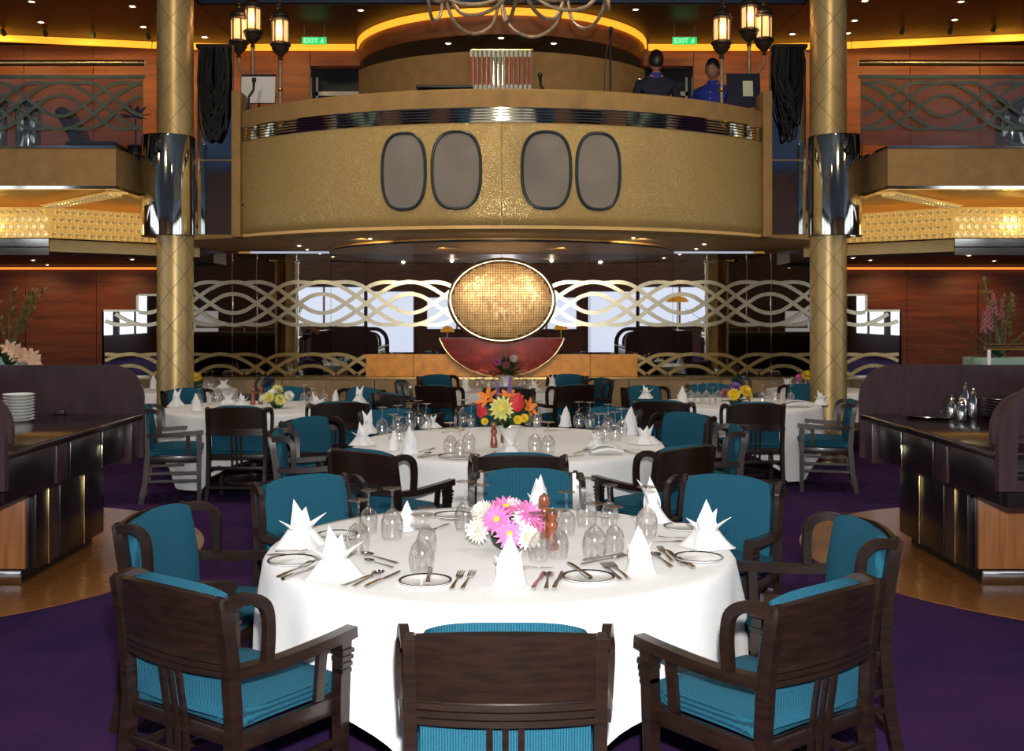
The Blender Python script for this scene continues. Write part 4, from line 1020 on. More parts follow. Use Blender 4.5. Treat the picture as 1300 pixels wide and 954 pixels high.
# --- flowers
def bloom(parent, c, n, r, petal, centre, kind='daisy', name='blossom'):
    c = Vector(c); R = rot_to(n); mb = MB()
    def leafp(a, L, w, z0, up, curl):
        def fn(u, v):
            e = 2*u-1; ww = w*math.sin(PI*(.12+.83*v))*e; rr = .12*r+L*v; z = z0+up*v-curl*v*v
            p = Vector((rr*math.cos(a)-ww*math.sin(a), rr*math.sin(a)+ww*math.cos(a), z)); return R @ p+c
        mb.sheet(fn, 2, 4, .0012)
    if kind == 'daisy':
        for ring, (cnt, L, up) in enumerate(((15, r, .10*r), (12, r*.8, .35*r))):
            for i in range(cnt): leafp(2*PI*i/cnt+ring*.2, L*.95, .13*r, .004*ring, up, .12*r)
    elif kind == 'mum':
        for ring, (cnt, L, up) in enumerate(((14, r*.95, -.1*r), (13, r*.85, .3*r), (10, r*.65, .65*r), (7, r*.4, .75*r))):
            for i in range(cnt): leafp(2*PI*i/cnt+ring*.3, L, .17*r, .003*ring, up, -.05*r)
    elif kind == 'lily':
        for i in range(6): leafp(2*PI*i/6, r*1.1, .28*r, 0, .75*r, .35*r)
    elif kind == 'anthurium':
        def fn(u, v):
            e = 2*u-1; ww = .62*r*math.sin(PI*(.16+.80*v)**.9)*e; p = Vector((ww, r*(-.5+1.5*v), .10*r*math.cos(e*2)+.1*r*v)); return R @ p+c
        mb.sheet(fn, 8, 10, .003)
    elif kind == 'spike':
        for i in range(26):
            t = i/26; a = i*2.4; q = Vector((.25*r*(1-.6*t)*math.cos(a), .25*r*(1-.6*t)*math.sin(a), 2.2*r*t)); w = .16*r*(1-.4*t)
            mb.lathe([(0, -w), (w*.8, -w*.4), (w, .2*w), (w*.5, w*.8), (0, w)], 6, R @ q+c)
    b = obj(name, mb, petal, parent, smooth=60)
    if centre:
        obj('flower_centre', MB().lathe([(.22*r, 0), (.20*r, .10*r), (.1*r, .16*r), (0, .17*r)], 10, c+R @ Vector((0, 0, .03*r)), mat=R), centre, b)
    return b
def leaf(parent, base, tip, w, mat, name='leaf', droop=.0):
    A, B = Vector(base), Vector(tip); d = B-A; s = d.cross(Vector((0, 0, 1))); s = s.normalized() if s.length > 1e-5 else Vector((1, 0, 0))
    def fn(u, v):
        e = 2*u-1; return A+d*v+s*(w*math.sin(PI*(.06+.92*v))*e)+Vector((0, 0, -droop*v*v+.3*w*abs(e)))
    return obj(name, MB().sheet(fn, 2, 6, .0015), mat, parent, smooth=60)
def arrangement(px, py, label, seed, vessel, blooms, rleaf, nleaf, zl, where_z=ZT, leafm=('leaf_green', 'leaf_dark')):
    x, y = onz(px, py, where_z); t = thing('flower_arrangement', label, 'flowers', (x, y, where_z)); rnd = random.Random(seed)
    if vessel == 'bowl': obj('bowl', MB().lathe([(.035, 0), (.06, .02), (.072, .05), (.066, .05), (.05, .025), (0, .02)], 24), 'leaf_dark', t)
    elif vessel == 'vase':
        obj('vase', MB().lathe([(.045, 0), (.05, .01), (.042, .05), (.045, .09), (.07, .14), (.105, .165), (.10, .166), (.06, .14), (0, .12)], 28), 'ceramic_white', t)
    for i in range(nleaf):
        a = rnd.uniform(0, 2*PI); e = rnd.uniform(-.25, 1.1); L = rleaf*rnd.uniform(.75, 1.1)
        tip = Vector((L*math.cos(a)*math.cos(e), L*math.sin(a)*math.cos(e), zl+L*math.sin(e))); leaf(t, (tip.x*.2, tip.y*.2, zl-.01), tip, .024, leafm[i % len(leafm)])
    for (c, n, r, p, ce, k) in blooms:
        b = bloom(t, c, n, r, p, ce, k)
        obj('stem', MB().tube([(c[0]*.15, c[1]*.15, zl-.02), (c[0]*.7, c[1]*.7, zl+(c[2]-zl)*.6), c], .0028, 5), 'leaf_green', b)
    return t
arrangement(645, 697, 'round bouquet of pink daisies and white blooms on the nearest table', 1, 'bowl', [
  ((-.045, -.09, .135), (-.3, -.8, .5), .062, 'petal_pink', 'petal_yellow', 'daisy'), ((.005, -.125, .085), (.05, -1, .25), .060, 'petal_pink', 'petal_yellow', 'daisy'), ((-.01, -.03, .175), (0, -.35, 1), .068, 'petal_pink', 'petal_yellow', 'daisy'),
  ((.085, -.07, .155), (.5, -.6, .6), .060, 'petal_pink', None, 'daisy'), ((.11, -.03, .115), (.9, -.5, .3), .055, 'petal_pink', 'petal_yellow', 'daisy'), ((-.09, -.03, .15), (-.7, -.3, .6), .05, 'petal_white_bloom', None, 'mum'),
  ((-.115, -.06, .085), (-.8, -.7, .25), .052, 'petal_white_bloom', 'petal_pale_yellow', 'mum'), ((.075, -.12, .070), (.5, -.9, .2), .050, 'petal_white_bloom', 'petal_pale_yellow', 'mum'), ((.055, -.09, .135), (.3, -.8, .5), .042, 'petal_white_bloom', None, 'daisy'),
  ((-.10, .06, .13), (-.7, .5, .6), .05, 'petal_white_bloom', None, 'mum'), ((.05, .09, .14), (.3, .8, .6), .055, 'petal_pink', 'petal_yellow', 'daisy'), ((-.03, .10, .12), (-.2, .9, .4), .05, 'petal_white_bloom', None, 'mum'), ((.02, -.02, .165), (.1, -.3, 1), .04, 'petal_white_bloom', None, 'mum')], .11, 26, .05)
arrangement(647, 572, 'tall bouquet of red anthurium, yellow mum and orange lilies in white vase', 2, 'vase', [
  ((-.055, -.09, .30), (-.1, -1, .25), .085, 'petal_pale_yellow', 'petal_yellow', 'mum'), ((.045, -.10, .325), (.25, -1, .05), .085, 'petal_red', None, 'anthurium'), ((-.15, -.05, .36), (-.5, -.6, .6), .075, 'petal_orange', None, 'lily'), ((-.01, .0, .37), (0, -.3, 1), .07, 'petal_orange', None, 'lily'),
  ((-.08, 0, .36), (-.1, 0, 1), .055, 'petal_purple', None, 'spike'), ((.0, .03, .40), (.05, 0, 1), .055, 'petal_purple', None, 'spike'), ((-.19, -.06, .27), (-.6, -.8, .2), .07, 'petal_red', None, 'anthurium'), ((.13, -.04, .30), (.7, -.6, .3), .06, 'petal_orange', None, 'lily'),
  ((.055, -.13, .225), (.2, -1, .2), .032, 'petal_yellow', None, 'mum'), ((.10, -.11, .235), (.4, -1, .3), .030, 'petal_yellow', None, 'mum'), ((-.17, -.10, .21), (-.5, -1, .2), .026, 'petal_yellow', None, 'mum'), ((.05, .08, .33), (.2, .6, .7), .06, 'petal_orange', None, 'lily')], .19, 34, .20)
arrangement(352, 518, 'low bouquet of yellow and white blooms on the left side table', 3, 'bowl', [
  ((-.06, -.09, .11), (-.4, -.8, .4), .06, 'petal_pale_yellow', 'petal_yellow', 'mum'), ((.05, -.10, .09), (.2, -1, .3), .06, 'petal_pale_yellow', None, 'mum'), ((.12, -.04, .12), (.8, -.5, .5), .055, 'petal_white_bloom', None, 'mum'), ((0, 0, .17), (0, -.3, 1), .065, 'petal_pale_yellow', None, 'mum'), ((-.13, 0, .09), (-.9, -.3, .3), .055, 'petal_white_bloom', None, 'mum'), ((-.04, -.06, .16), (-.2, -.6, .8), .05, 'petal_white_bloom', None, 'daisy')], .15, 24, .06)
arrangement(934, 515, 'low bouquet of bright yellow and mauve blooms on the right side table', 4, 'bowl', [
  ((-.04, -.10, .12), (-.2, -1, .3), .065, 'petal_yellow', 'petal_yellow', 'mum'), ((.08, -.06, .15), (.5, -.7, .6), .065, 'petal_yellow', None, 'mum'), ((-.11, -.03, .13), (-.8, -.5, .4), .05, 'petal_dusky_pink', None, 'mum'), ((0, 0, .18), (0, -.4, 1), .06, 'petal_purple', None, 'mum'), ((.14, -.02, .11), (.9, -.4, .3), .06, 'petal_yellow', None, 'daisy')], .14, 22, .06)
arrangement(642, 494, 'leafy green bouquet with pink dots on the centre back table', 5, 'vase', [
  ((-.10, -.08, .34), (-.4, -.8, .5), .05, 'petal_pink', None, 'mum'), ((.1, -.06, .38), (.4, -.8, .5), .05, 'petal_white_bloom', None, 'mum'), ((0, -.10, .30), (0, -1, .4), .05, 'petal_dusky_pink', None, 'mum')], .24, 40, .20, leafm=('leaf_dark', 'leaf_green'))
arrangement(1021, 493, 'small yellow flowers on the table behind the right gold column', 6, 'bowl', [((.02, -.05, .16), (0, -.8, .5), .07, 'petal_yellow', None, 'mum'), ((-.06, 0, .13), (-.5, -.5, .5), .05, 'petal_pink', None, 'mum')], .12, 14, .05)
arrangement(251, 493, 'small yellow and pink flowers on the table behind the left gold column', 8, 'bowl', [((.0, -.05, .14), (0, -.8, .5), .06, 'petal_yellow', None, 'mum'), ((-.07, 0, .11), (-.5, -.5, .5), .05, 'petal_dusky_pink', None, 'mum')], .11, 14, .05)
# ================================================================== BANDSTAND THINGS
stg = [((BR-.14)*math.sin(a), BC-(BR-.14)*math.cos(a)) for a in [-AE+2*AE*i/48 for i in range(49)]]+[(3.12, 13.30), (3.12, 13.61), (-3.12, 13.61), (-3.12, 13.30)]
obj('stage_floor', MB().prism(stg, 2.88, 2.949, 'z'), 'soffit', bs)
def lantern(parent, x, y, z):
    """z is the middle of the panes"""
    b = obj('lantern_base', MB().lathe([(.020, -.34), (.030, -.33), (.022, -.30), (.050, -.27), (.085, -.235), (.105, -.20), (.100, -.185), (.125, -.165), (.118, -.14), (.09, -.125)], 16, (x, y, z)), 'lantern_iron', parent)
    for k in range(6):
        a = PI/6+k*PI/3; c = Vector((x+.078*math.cos(a), y+.078*math.sin(a), z))
        obj('pane', MB().rbox(c, (.010, .070, .235), .003, rot=Matrix.Rotation(a, 3, 'Z')), 'lantern_pane', b)
        a2 = k*PI/3; obj('cage_bar', MB().tube([(x+.096*math.cos(a2), y+.096*math.sin(a2), z-.13), (x+.098*math.cos(a2), y+.098*math.sin(a2), z+.13)], .010, 6), 'lantern_iron', b)
    r = obj('lantern_roof', MB().lathe([(.12, .125), (.125, .14), (.10, .165), (.108, .18), (.085, .215), (.045, .24), (.03, .265), (.038, .28), (.02, .30)], 16, (x, y, z)), 'lantern_iron', parent)
    obj('finial', MB().lathe([(.014, .30), (.028, .32), (.014, .345), (.020, .365), (.006, .40), (0, .43)], 10, (x, y, z)), 'lantern_iron', r)
def lamp_post(px, py, d, label, side=None):
    p = W(px, py, d); t = thing('lantern_post', label, 'lamp', (p.x, d, 2.95)); zz = p.z-2.95
    obj('pole', MB().lathe([(.028, .05), (.024, .4), (.022, zz-.36), (.03, zz-.345)], 12), 'dark_brass' if False else 'chandelier_gold', t)
    obj('foot', MB().lathe([(.11, 0), (.11, .02), (.04, .055)], 16), 'lantern_iron', t)
    obj('pole_ring', MB().lathe([(.03, 1.35), (.042, 1.37), (.03, 1.39)], 12), 'brass', t)
    lantern(t, 0, 0, zz)
    if side:
        q = W(side[0], side[1], d); sx, sz = q.x-p.x, q.z-2.95
        obj('bracket', MB().tube(spline([(0, 0, sz-.62), (sx*.5, 0, sz-.56), (sx*.95, 0, sz-.46), (sx, 0, sz-.34)], 5), .014, 8), 'chandelier_gold', t)
        lantern(t, sx, 0, sz)
    light('POINT', 'lantern_glow', (p.x, d-.16, p.z), 3, (1, 0.6, 0.28), 0.06)
lamp_post(356, 40, 13.0, 'single lantern lamp post near the left exit sign')
lamp_post(321, 25, 13.45, 'double lantern lamp post beside the left dark panel', (303, 38))
lamp_post(916, 38, 13.0, 'single lantern lamp post near the right exit sign')
lamp_post(951, 23, 13.45, 'double lantern lamp post beside the right dark panel', (970, 35))

def music_stand(px, py, d, w, h, label, face, edge, note=None):
    p = W(px, py, d); t = thing('music_stand', label, 'music stand', (p.x, d, 2.95)); z = p.z-2.95; R = Matrix.Rotation(-.12, 3, 'X')
    obj('desk', MB().rbox((0, 0, z), (w, .012, h), .004, rot=R), edge, t)
    if face: obj('sheet', MB().rbox((0, -.012, z-.012), (w*.97, .004, h*.9), .001, rot=R), face, t)
    if note: obj('note', MB().rbox((w*.12, -.016, z+.02), (w*.3, .004, h*.45), .001, rot=R), note, t)
    obj('pole', MB().tube([(0, .03, .02), (0, .03, z-.02)], .012, 8), 'black', t)
    for k in range(3): a = k*2.09; obj('foot', MB().tube([(0, .03, .15), (.15*math.cos(a), .03+.15*math.sin(a), .012)], .009, 6), 'black', t)
music_stand(328, 113, 13.2, .42, .36, 'music stand with white sheet behind the left bandstand rim', 'paper', 'navy')
music_stand(944, 115, 13.2, .40, .42, 'navy music stand with pale green note at the right', None, 'navy', 'paper_green')
def mic_stand(px, py, d, label, boom=0):
    p = W(px, py, d); t = thing('microphone_stand', label, 'microphone', (p.x, d, 2.95)); z = p.z-2.95
    obj('base', MB().lathe([(.13, 0), (.13, .015), (.02, .03)], 20), 'black', t)
    obj('pole', MB().tube([(0, 0, .03), (0, 0, z-.12)], .012, 8), 'black', t)
    obj('clip', MB().tube([(0, 0, z-.12), (boom*.6, -.03, z-.05)], .014, 8), 'black', t)
    obj('microphone', MB().lathe([(.012, 0), (.016, .10), (.026, .115), (.028, .135), (.02, .155), (0, .162)], 12, (boom*.6, -.03, z-.06), mat=rot_to((boom, -.2, 1))), 'black', t)
    obj('cable', MB().tube(spline([(boom*.6, -.03, z-.07), (-.06, -.02, z-.3), (-.07, .02, .5), (-.02, .05, .02)], 6), .006, 5), 'black', t)
mic_stand(775, 46, 12.75, 'tall microphone stand before the beige bandstand screen')
mic_stand(316, 110, 12.97, 'microphone in front of the white music sheet at left', .10)
mic_stand(692, 104, 12.6, 'short black microphone peeking over the bandstand rim', -.08)

# ---- two people on the bandstand
def person(name, label, x, y, z, rz, height, top, collar, pose, hairm='hair', buttons=False):
    s = height/1.75; root = thing(name, label, 'person', (x, y, z), rz)
    V = [(0,0,.95), (0,0,1.10), (0,-.01,1.27), (0,0,1.42), (0,.005,1.49), (0,.01,1.56)]; Rr = [(.155,.115), (.145,.105), (.165,.115), (.15,.09), (.058,.058), (.055,.055)]; E = [(i, i+1) for i in range(5)]
    for sd in (-1, 1):
        b = len(V); V += [(sd*.18,0,1.40), (sd*.225,.02,1.25), (sd*.245,.03,1.11), (sd*.24, -.06 if pose else .0, .97), (sd*(.20 if pose else .25), -.16 if pose else -.02, .86)]
        Rr += [(.062,.062), (.052,.052), (.045,.045), (.038,.038), (.030,.030)]; E += [(3, b)]+[(b+i, b+i+1) for i in range(4)]
        b = len(V); V += [(sd*.09,0,.86), (sd*.10,-.005,.66), (sd*.105,0,.48), (sd*.105,.015,.28), (sd*.105,.02,.09), (sd*.11,-.05,.045), (sd*.115,-.16,.035)]
        Rr += [(.095,.095), (.080,.080), (.060,.060), (.056,.056), (.042,.042), (.042,.042), (.034,.034)]; E += [(0, b)]+[(b+i, b+i+1) for i in range(6)]
    me = bpy.data.meshes.new(name+'_skeleton'); me.from_pydata([Vector(v)*s for v in V], E, [])
    o = bpy.data.objects.new('skeleton', me); COL.objects.link(o)
    sk = o.modifiers.new('skin', 'SKIN'); sk.use_smooth_shade = True
    for i, r in enumerate(Rr): me.skin_vertices[0].data[i].radius = (r[0]*s, r[1]*s)
    me.skin_vertices[0].data[0].use_root = True
    o.modifiers.new('sub', 'SUBSURF').levels = 2
    dg = bpy.context.evaluated_depsgraph_get(); dg.update()
    bm_ = bpy.data.meshes.new_from_object(o.evaluated_get(dg)); bpy.data.objects.remove(o)
    # head with nose, brow, chin and ears, joined to the neck in the same mesh
    hd = MB(); n, k = 24, 18; vs = []; fs = []; hc = Vector((0, -.012, 1.645))*s
    for j in range(k+1):
        ph = PI*j/k
        for i in range(n):
            th = 2*PI*i/n; d = Vector((math.sin(ph)*math.cos(th), math.sin(ph)*math.sin(th), math.cos(ph)))
            r = Vector((d.x*.075, d.y*.095, d.z*.118)); f = max(0, -d.y)
            if d.z < -.2: r.x *= 1-.28*(-d.z-.2); r.y += -.012*f
            r.y -= .022*math.exp(-((d.x/.16)**2))*math.exp(-(((d.z+.12)/.14)**2))*(f > .5)      # nose
            r.y += .008*math.exp(-(((abs(d.x)-.38)/.16)**2)-(((d.z-.08)/.10)**2))*(f > .4)        # eye sockets
            r.y -= .006*math.exp(-((d.x/.3)**2)-(((d.z+.48)/.08)**2))*(f > .4)                     # lips
            vs.append(hc+r*s)
    for j in range(k):
        for i in range(n): l = (i+1) % n; fs.append((j*n+i, j*n+l, (j+1)*n+l, (j+1)*n+i))
    hd.add(vs, fs)
    for sd in (-1, 1):
        hd.lathe([(0, -.012), (.02, -.008), (.026, 0), (.02, .008), (0, .01)], 10, hc+Vector((sd*.078, .005, -.01))*s, mat=Matrix.Rotation(PI/2, 3, 'Y') @ Matrix.Diagonal((1.3, .75, .8)))
        # hands with five fingers
        w = Vector((sd*(.20 if pose else .25), -.16 if pose else -.02, .86))*s; dr = (Vector((sd*-.2, -.5, -.8)) if pose else Vector((0, -.1, -1))).normalized()
        hd.rbox(w+dr*.05*s, (.03*s, .075*s, .09*s), .012*s, 2, rot=rot_to(dr))
        for q in range(4):
            a = w+dr*.09*s+Vector((0, (-.028+.019*q), 0))*s; L = (.065, .075, .07, .055)[q]*s
            hd.tube([a, a+dr*L*.5, a+dr*L*.8+Vector((-sd*.02, 0, 0))*s, a+dr*L*.95+Vector((-sd*.035, 0, 0))*s], [.009*s, .0085*s, .008*s, .006*s], 6)
        a = w+dr*.03*s+Vector((0, -.04, 0))*s; hd.tube([a, a+dr*.03*s+Vector((0, -.022, 0))*s, a+dr*.06*s+Vector((-sd*.01, -.026, 0))*s], [.011*s, .010*s, .007*s], 6)
    bm = bmesh.new(); bm.from_mesh(bm_); off = [bm.verts.new(v) for v in hd.v]
    nb = len(bm.faces)
    for f in hd.f:
        try: bm.faces.new([off[i] for i in f])
        except ValueError: pass
    bm.faces.ensure_lookup_table()
    for i, f in enumerate(bm.faces):
        f.smooth = True; c = f.calc_center_median()/s
        if i >= nb: f.material_index = 1
        elif c.z > 1.475: f.material_index = 1
        elif c.z < .93 and abs(c.x) < .19 and not (abs(c.x) > .17 and c.z > .8): f.material_index = 2 if c.z > .07 else 3
        elif c.z < .90 and abs(c.x) > .19: f.material_index = 1
        else: f.material_index = 0
    out = bpy.data.meshes.new('body')
    for m in (top, 'skin', 'navy', 'black'): out.materials.append(M(m))
    bm.to_mesh(out); bm.free()
    obj('body', out, None, root)
    # hair cap
    hr = MB(); vs = []; fs = []; jn = 12
    for j in range(jn+1):
        for i in range(n):
            th = 2*PI*i/n; back = math.sin(th); lim = (.40+.30*(.5+.5*back))*PI; ph = lim*j/jn
            d = Vector((math.sin(ph)*math.cos(th), math.sin(ph)*math.sin(th), math.cos(ph))); g = 1.0+.10*(1-(j/jn)**6)
            vs.append(hc+Vector((d.x*.080*g, d.y*.100*g+.006, d.z*.122*g))*s)
    for j in range(jn):
        for i in range(n): l = (i+1) % n; fs.append((j*n+i, j*n+l, (j+1)*n+l, (j+1)*n+i))
    obj('hair', hr.add(vs, fs), hairm, root, smooth=80)
    obj('collar', MB().lathe([(.072*s, 1.455*s), (.070*s, 1.50*s), (.064*s, 1.515*s), (.060*s, 1.51*s)], 20, caps=False), collar, root)
    for sd in (-1, 1):
        obj('eye', MB().lathe([(0, -.007), (.007, -.003), (.007, .003), (0, .007)], 8, hc+Vector((sd*.030, -.083, .008))*s), 'black', root)
    if buttons:
        for q in range(5): obj('button', MB().lathe([(0, -.004), (.010, -.003), (.010, .003), (0, .004)], 10, Vector((0, -.118+.01*(q == 0)*2, 1.38-.075*q))*s, mat=Matrix.Rotation(PI/2, 3, 'X')), 'brass', root)
    else: obj('epaulette', MB().rbox(Vector((.15, 0, 1.455))*s, (.10*s, .05*s, .012*s), .004), 'brass', root)
    return root
p1 = W(833, 66, 13.9); person('person', 'person in dark navy jacket seen from behind on the bandstand', p1.x, 13.9, 2.95, PI, p1.z-2.95, 'navy', 'royal_blue', 0)
p2 = W(905, 77, 14.3); person('person', 'person in bright blue buttoned shirt facing the lamp post', p2.x, 14.3, 2.95, -.45, p2.z-2.95, 'royal_blue', 'royal_blue', 1, buttons=True)

# ---- exit signs
def text_mesh(body, size, mat):
    cu = bpy.data.curves.new('lettering', 'FONT'); cu.body = body; cu.size = size; cu.extrude = .002; cu.align_x = 'CENTER'; cu.align_y = 'CENTER'
    o = bpy.data.objects.new('lettering', cu); COL.objects.link(o); dg = bpy.context.evaluated_depsgraph_get(); dg.update()
    me = bpy.data.meshes.new_from_object(o.evaluated_get(dg)); bpy.data.objects.remove(o); me.materials.clear(); me.materials.append(M(mat)); return me
for px, nm in ((399, 'left'), (869, 'right')):
    p = W(px, 52, 16.4); t = thing('exit_sign', 'green lit exit sign above the '+nm+' opening', 'sign', (p.x, 16.4, p.z))
    obj('sign_box', MB().rbox((0, 0, 0), (.36, .04, .105), .006), 'exit_green', t)
    obj('lettering', text_mesh('EXIT', .105, 'exit_text'), None, t, loc=(-.05, -.023, -.002), rot=(PI/2, 0, 0))
    rm = MB().lathe([(0, -.010), (.010, 0), (0, .010)], 8, (.128, -.023, .026)).bar([(.125, -.023, .014), (.118, -.023, -.012)], (0, 1, 0), .004, .012).bar([(.118, -.023, -.012), (.134, -.023, -.020), (.128, -.023, -.038)], (0, 1, 0), .004, .007).bar([(.118, -.023, -.012), (.108, -.023, -.026), (.094, -.023, -.030)], (0, 1, 0), .004, .007).bar([(.124, -.023, .010), (.140, -.023, .002)], (0, 1, 0), .004, .006).bar([(.124, -.023, .010), (.108, -.023, .002)], (0, 1, 0), .004, .006)
    obj('running_figure', rm, 'exit_text', t)
    obj('hanger', MB().box2((-.19, -.006, .053), (.19, .006, .062)), 'grey_metal', t)
    for q in (-.15, .15): obj('hanger_rod', MB().tube([(q, 0, .06), (q, 0, 5.97-p.z)], .005, 6), 'grey_metal', t)

# ---- ceiling lights
DL_R = MB().lathe([(.034, -.004), (.045, -.008), (.052, -.004), (.052, 0)], 16, caps=False).mesh('trim_ring', 'pale_brass')
DL_B = MB().lathe([(0, -.010), (.018, -.008), (.033, -.002), (.033, 0)], 16).mesh('bulb', 'bulb')
def downlights(where, pts, z, sc=1.0):
    pts = sorted(pts)
    for i, (px, py) in enumerate(pts):
        x, y = onz(px, py, z); t = thing('ceiling_light', 'small round ceiling light in the %s, %s from the left' % (where, nth(i+1)), 'ceiling light', (x, y, z-.0005), 0, 'recessed ceiling lights')
        t.scale = (sc, sc, sc); obj('trim_ring', DL_R, None, t); obj('bulb', DL_B, None, t)
downlights('upper left ceiling', [(40, 2), (168, 8), (52, 28), (182, 34), (260, 47)], 5.97, 1.2)
downlights('upper right ceiling', [(1098, 1), (1220, 2), (1085, 26), (1212, 25), (1076, 42), (1006, 43)], 5.97, 1.2)
downlights('central brown ceiling', [(458, 13), (807, 12)], 5.97, 1.1)
downlights('olive alcove ceiling', [(569, 55), (636, 48), (703, 55)], 5.66, 1.2)
downlights('bandstand underside', [(380, 312), (390, 317), (470, 303), (804, 302), (848, 317), (884, 316), (894, 310)], 2.584, .9)
downlights('low left gallery ceiling', [(42, 330), (60, 336), (168, 329)], 2.42, 1.0)
downlights('low right gallery ceiling', [(1083, 327), (1105, 330), (1230, 324), (1262, 331)], 2.42, 1.0)
for i, (px, py) in enumerate([(4, 40), (57, 41), (118, 42), (188, 45), (1146, 38), (1207, 38), (1262, 35)]):
    x, y = onz(px, py, 5.93); t = thing('spotlight', 'small dark adjustable spotlight above the orange cove, %s from the left' % nth(i+1), 'spotlight', (x, y, 5.97), 0, 'spotlights along the cove')
    obj('bracket', MB().tube([(0, 0, 0), (0, 0, -.03)], .006, 6), 'black', t); obj('head', MB().lathe([(.018, -.05), (.035, -.02), (.038, .045), (.030, .045), (.028, .02), (0, .015)], 12, (0, .01, -.05), mat=rot_to((0, .8, -.6))), 'dark_brass', t)
for sx in (-1, 1):
    for x, y, tx in ((.80, 14.3, .45), (1.69, 13.1, 1.5), (2.71, 14.75, 2.9)):
        light('SPOT', 'soffit_beam', (sx*x, y, 2.535 if y > 13.4 and x < 2 else 2.57), 85 if x < 1 else 60, (1, .82, .58), .018, (sx*tx, 16, 1.5 if x < 1 else 1.1), math.radians(95), .8)

# ---- chandelier over the middle of the hall
cz = 4.28
ch = thing('chandelier', 'large chandelier with scalloped bronze arms hanging over the hall', 'chandelier', (.15, 9.6, cz))
obj('stem', MB().tube([(0, 0, .3), (0, 0, 6.59-cz)], .025, 10), 'chandelier_gold', ch); obj('hub', MB().lathe([(0, .12), (.05, .14), (.10, .24), (.09, .38), (.04, .45), (.03, .5)], 20), 'chandelier_gold', ch)
nA = 8
for k in range(nA):
    a = 2*PI*k/nA+.2; b = 2*PI*(k+1)/nA+.2; A_ = Vector((.82*math.cos(a), .82*math.sin(a), 0)); B_ = Vector((.82*math.cos(b), .82*math.sin(b), 0)); m_ = (A_+B_)*.5
    obj('scallop', MB().tube(spline([A_+Vector((0, 0, .42)), A_*.85+B_*.15+Vector((0, 0, .12)), m_*1.02+Vector((0, 0, .01)), A_*.15+B_*.85+Vector((0, 0, .12)), B_+Vector((0, 0, .42))], 5), .016, 8), 'chandelier_gold', ch)
    obj('arm', MB().tube(spline([(0, 0, .30), A_*.35+Vector((0, 0, .10)), A_*.75+Vector((0, 0, .12)), A_+Vector((0, 0, .42))], 6), .018, 8), 'chandelier_gold', ch)
    c = obj('candle_cup', MB().lathe([(.02, .42), (.05, .45), (.055, .47), (.02, .47), (.018, .56)], 12, A_), 'chandelier_gold', ch); obj('bulb', MB().lathe([(.014, .56), (.026, .60), (.012, .66), (0, .67)], 10, A_), 'lantern_pane', c)

# ================================================================== STATION GOODS, PLANTERS
tx, ty = onz(1180, 529, .95)
t = thing('round_tray', 'round polished tray on the right waiter station', 'tray', (tx, ty-.05, .951)); obj('tray_plate', MB().lathe([(0, .003), (.17, .003), (.20, .014), (.203, .012), (.17, 0), (0, 0)], 36), 'silver', t)
def cruet(x, y, hh, label):
    c = thing('cruet', label, 'cruet', (x, y, .951), 0, 'silver topped cruets')
    obj('bottle', MB().lathe([(.030, 0), (.034, .01), (.034, hh*.5), (.020, hh*.68), (.013, hh*.76)], 16), 'silver', c); obj('stopper', MB().lathe([(.015, hh*.765), (.020, hh*.82), (.008, hh*.9), (.011, hh*.96), (0, hh)], 12), 'pale_brass', c)
for i, (px, d, hh) in enumerate([(1209, 7.75, .17), (1220, 7.85, .16), (1222, 7.55, .16), (1226, 7.95, .25), (1236, 7.75, .22)]):
    cruet((px-CX)*d/F, d, hh, 'silver topped cruet on the right waiter station, %s from the left' % nth(i+1))
for k in range(7):
    o = obj('silver_dish', MB().lathe([(0, .004), (.13, .004), (.17, .02), (.173, .018), (.13, 0), (0, 0)], 32), 'silver', loc=(3.56, 7.80-.001*k, .951+.021*k)); tag(o, 'silver dish stacked on the right station, %s from the bottom' % nth(k+1), 'dish', 'stacked silver dishes')
for k in range(9):
    o = obj('white_plate', MB().lathe([(0, .004), (.08, .004), (.105, .02), (.108, .018), (.08, 0), (0, 0)], 28), 'plate_white', loc=(-3.33, 7.60, .951+.0212*k)); tag(o, 'white plate stacked on the left station, %s from the bottom' % nth(k+1), 'plate', 'stacked white plates')
for k, x in enumerate((2.86, 2.98, 3.10)):
    o = bpy.data.objects.new('wine_glass', G_MID); COL.objects.link(o); o.location = (x, 6.12+.04*(k % 2), .831); tag(o, 'glass standing inside the arched right station opening, %s from the left' % nth(k+1), 'glass', 'glasses in the right station')

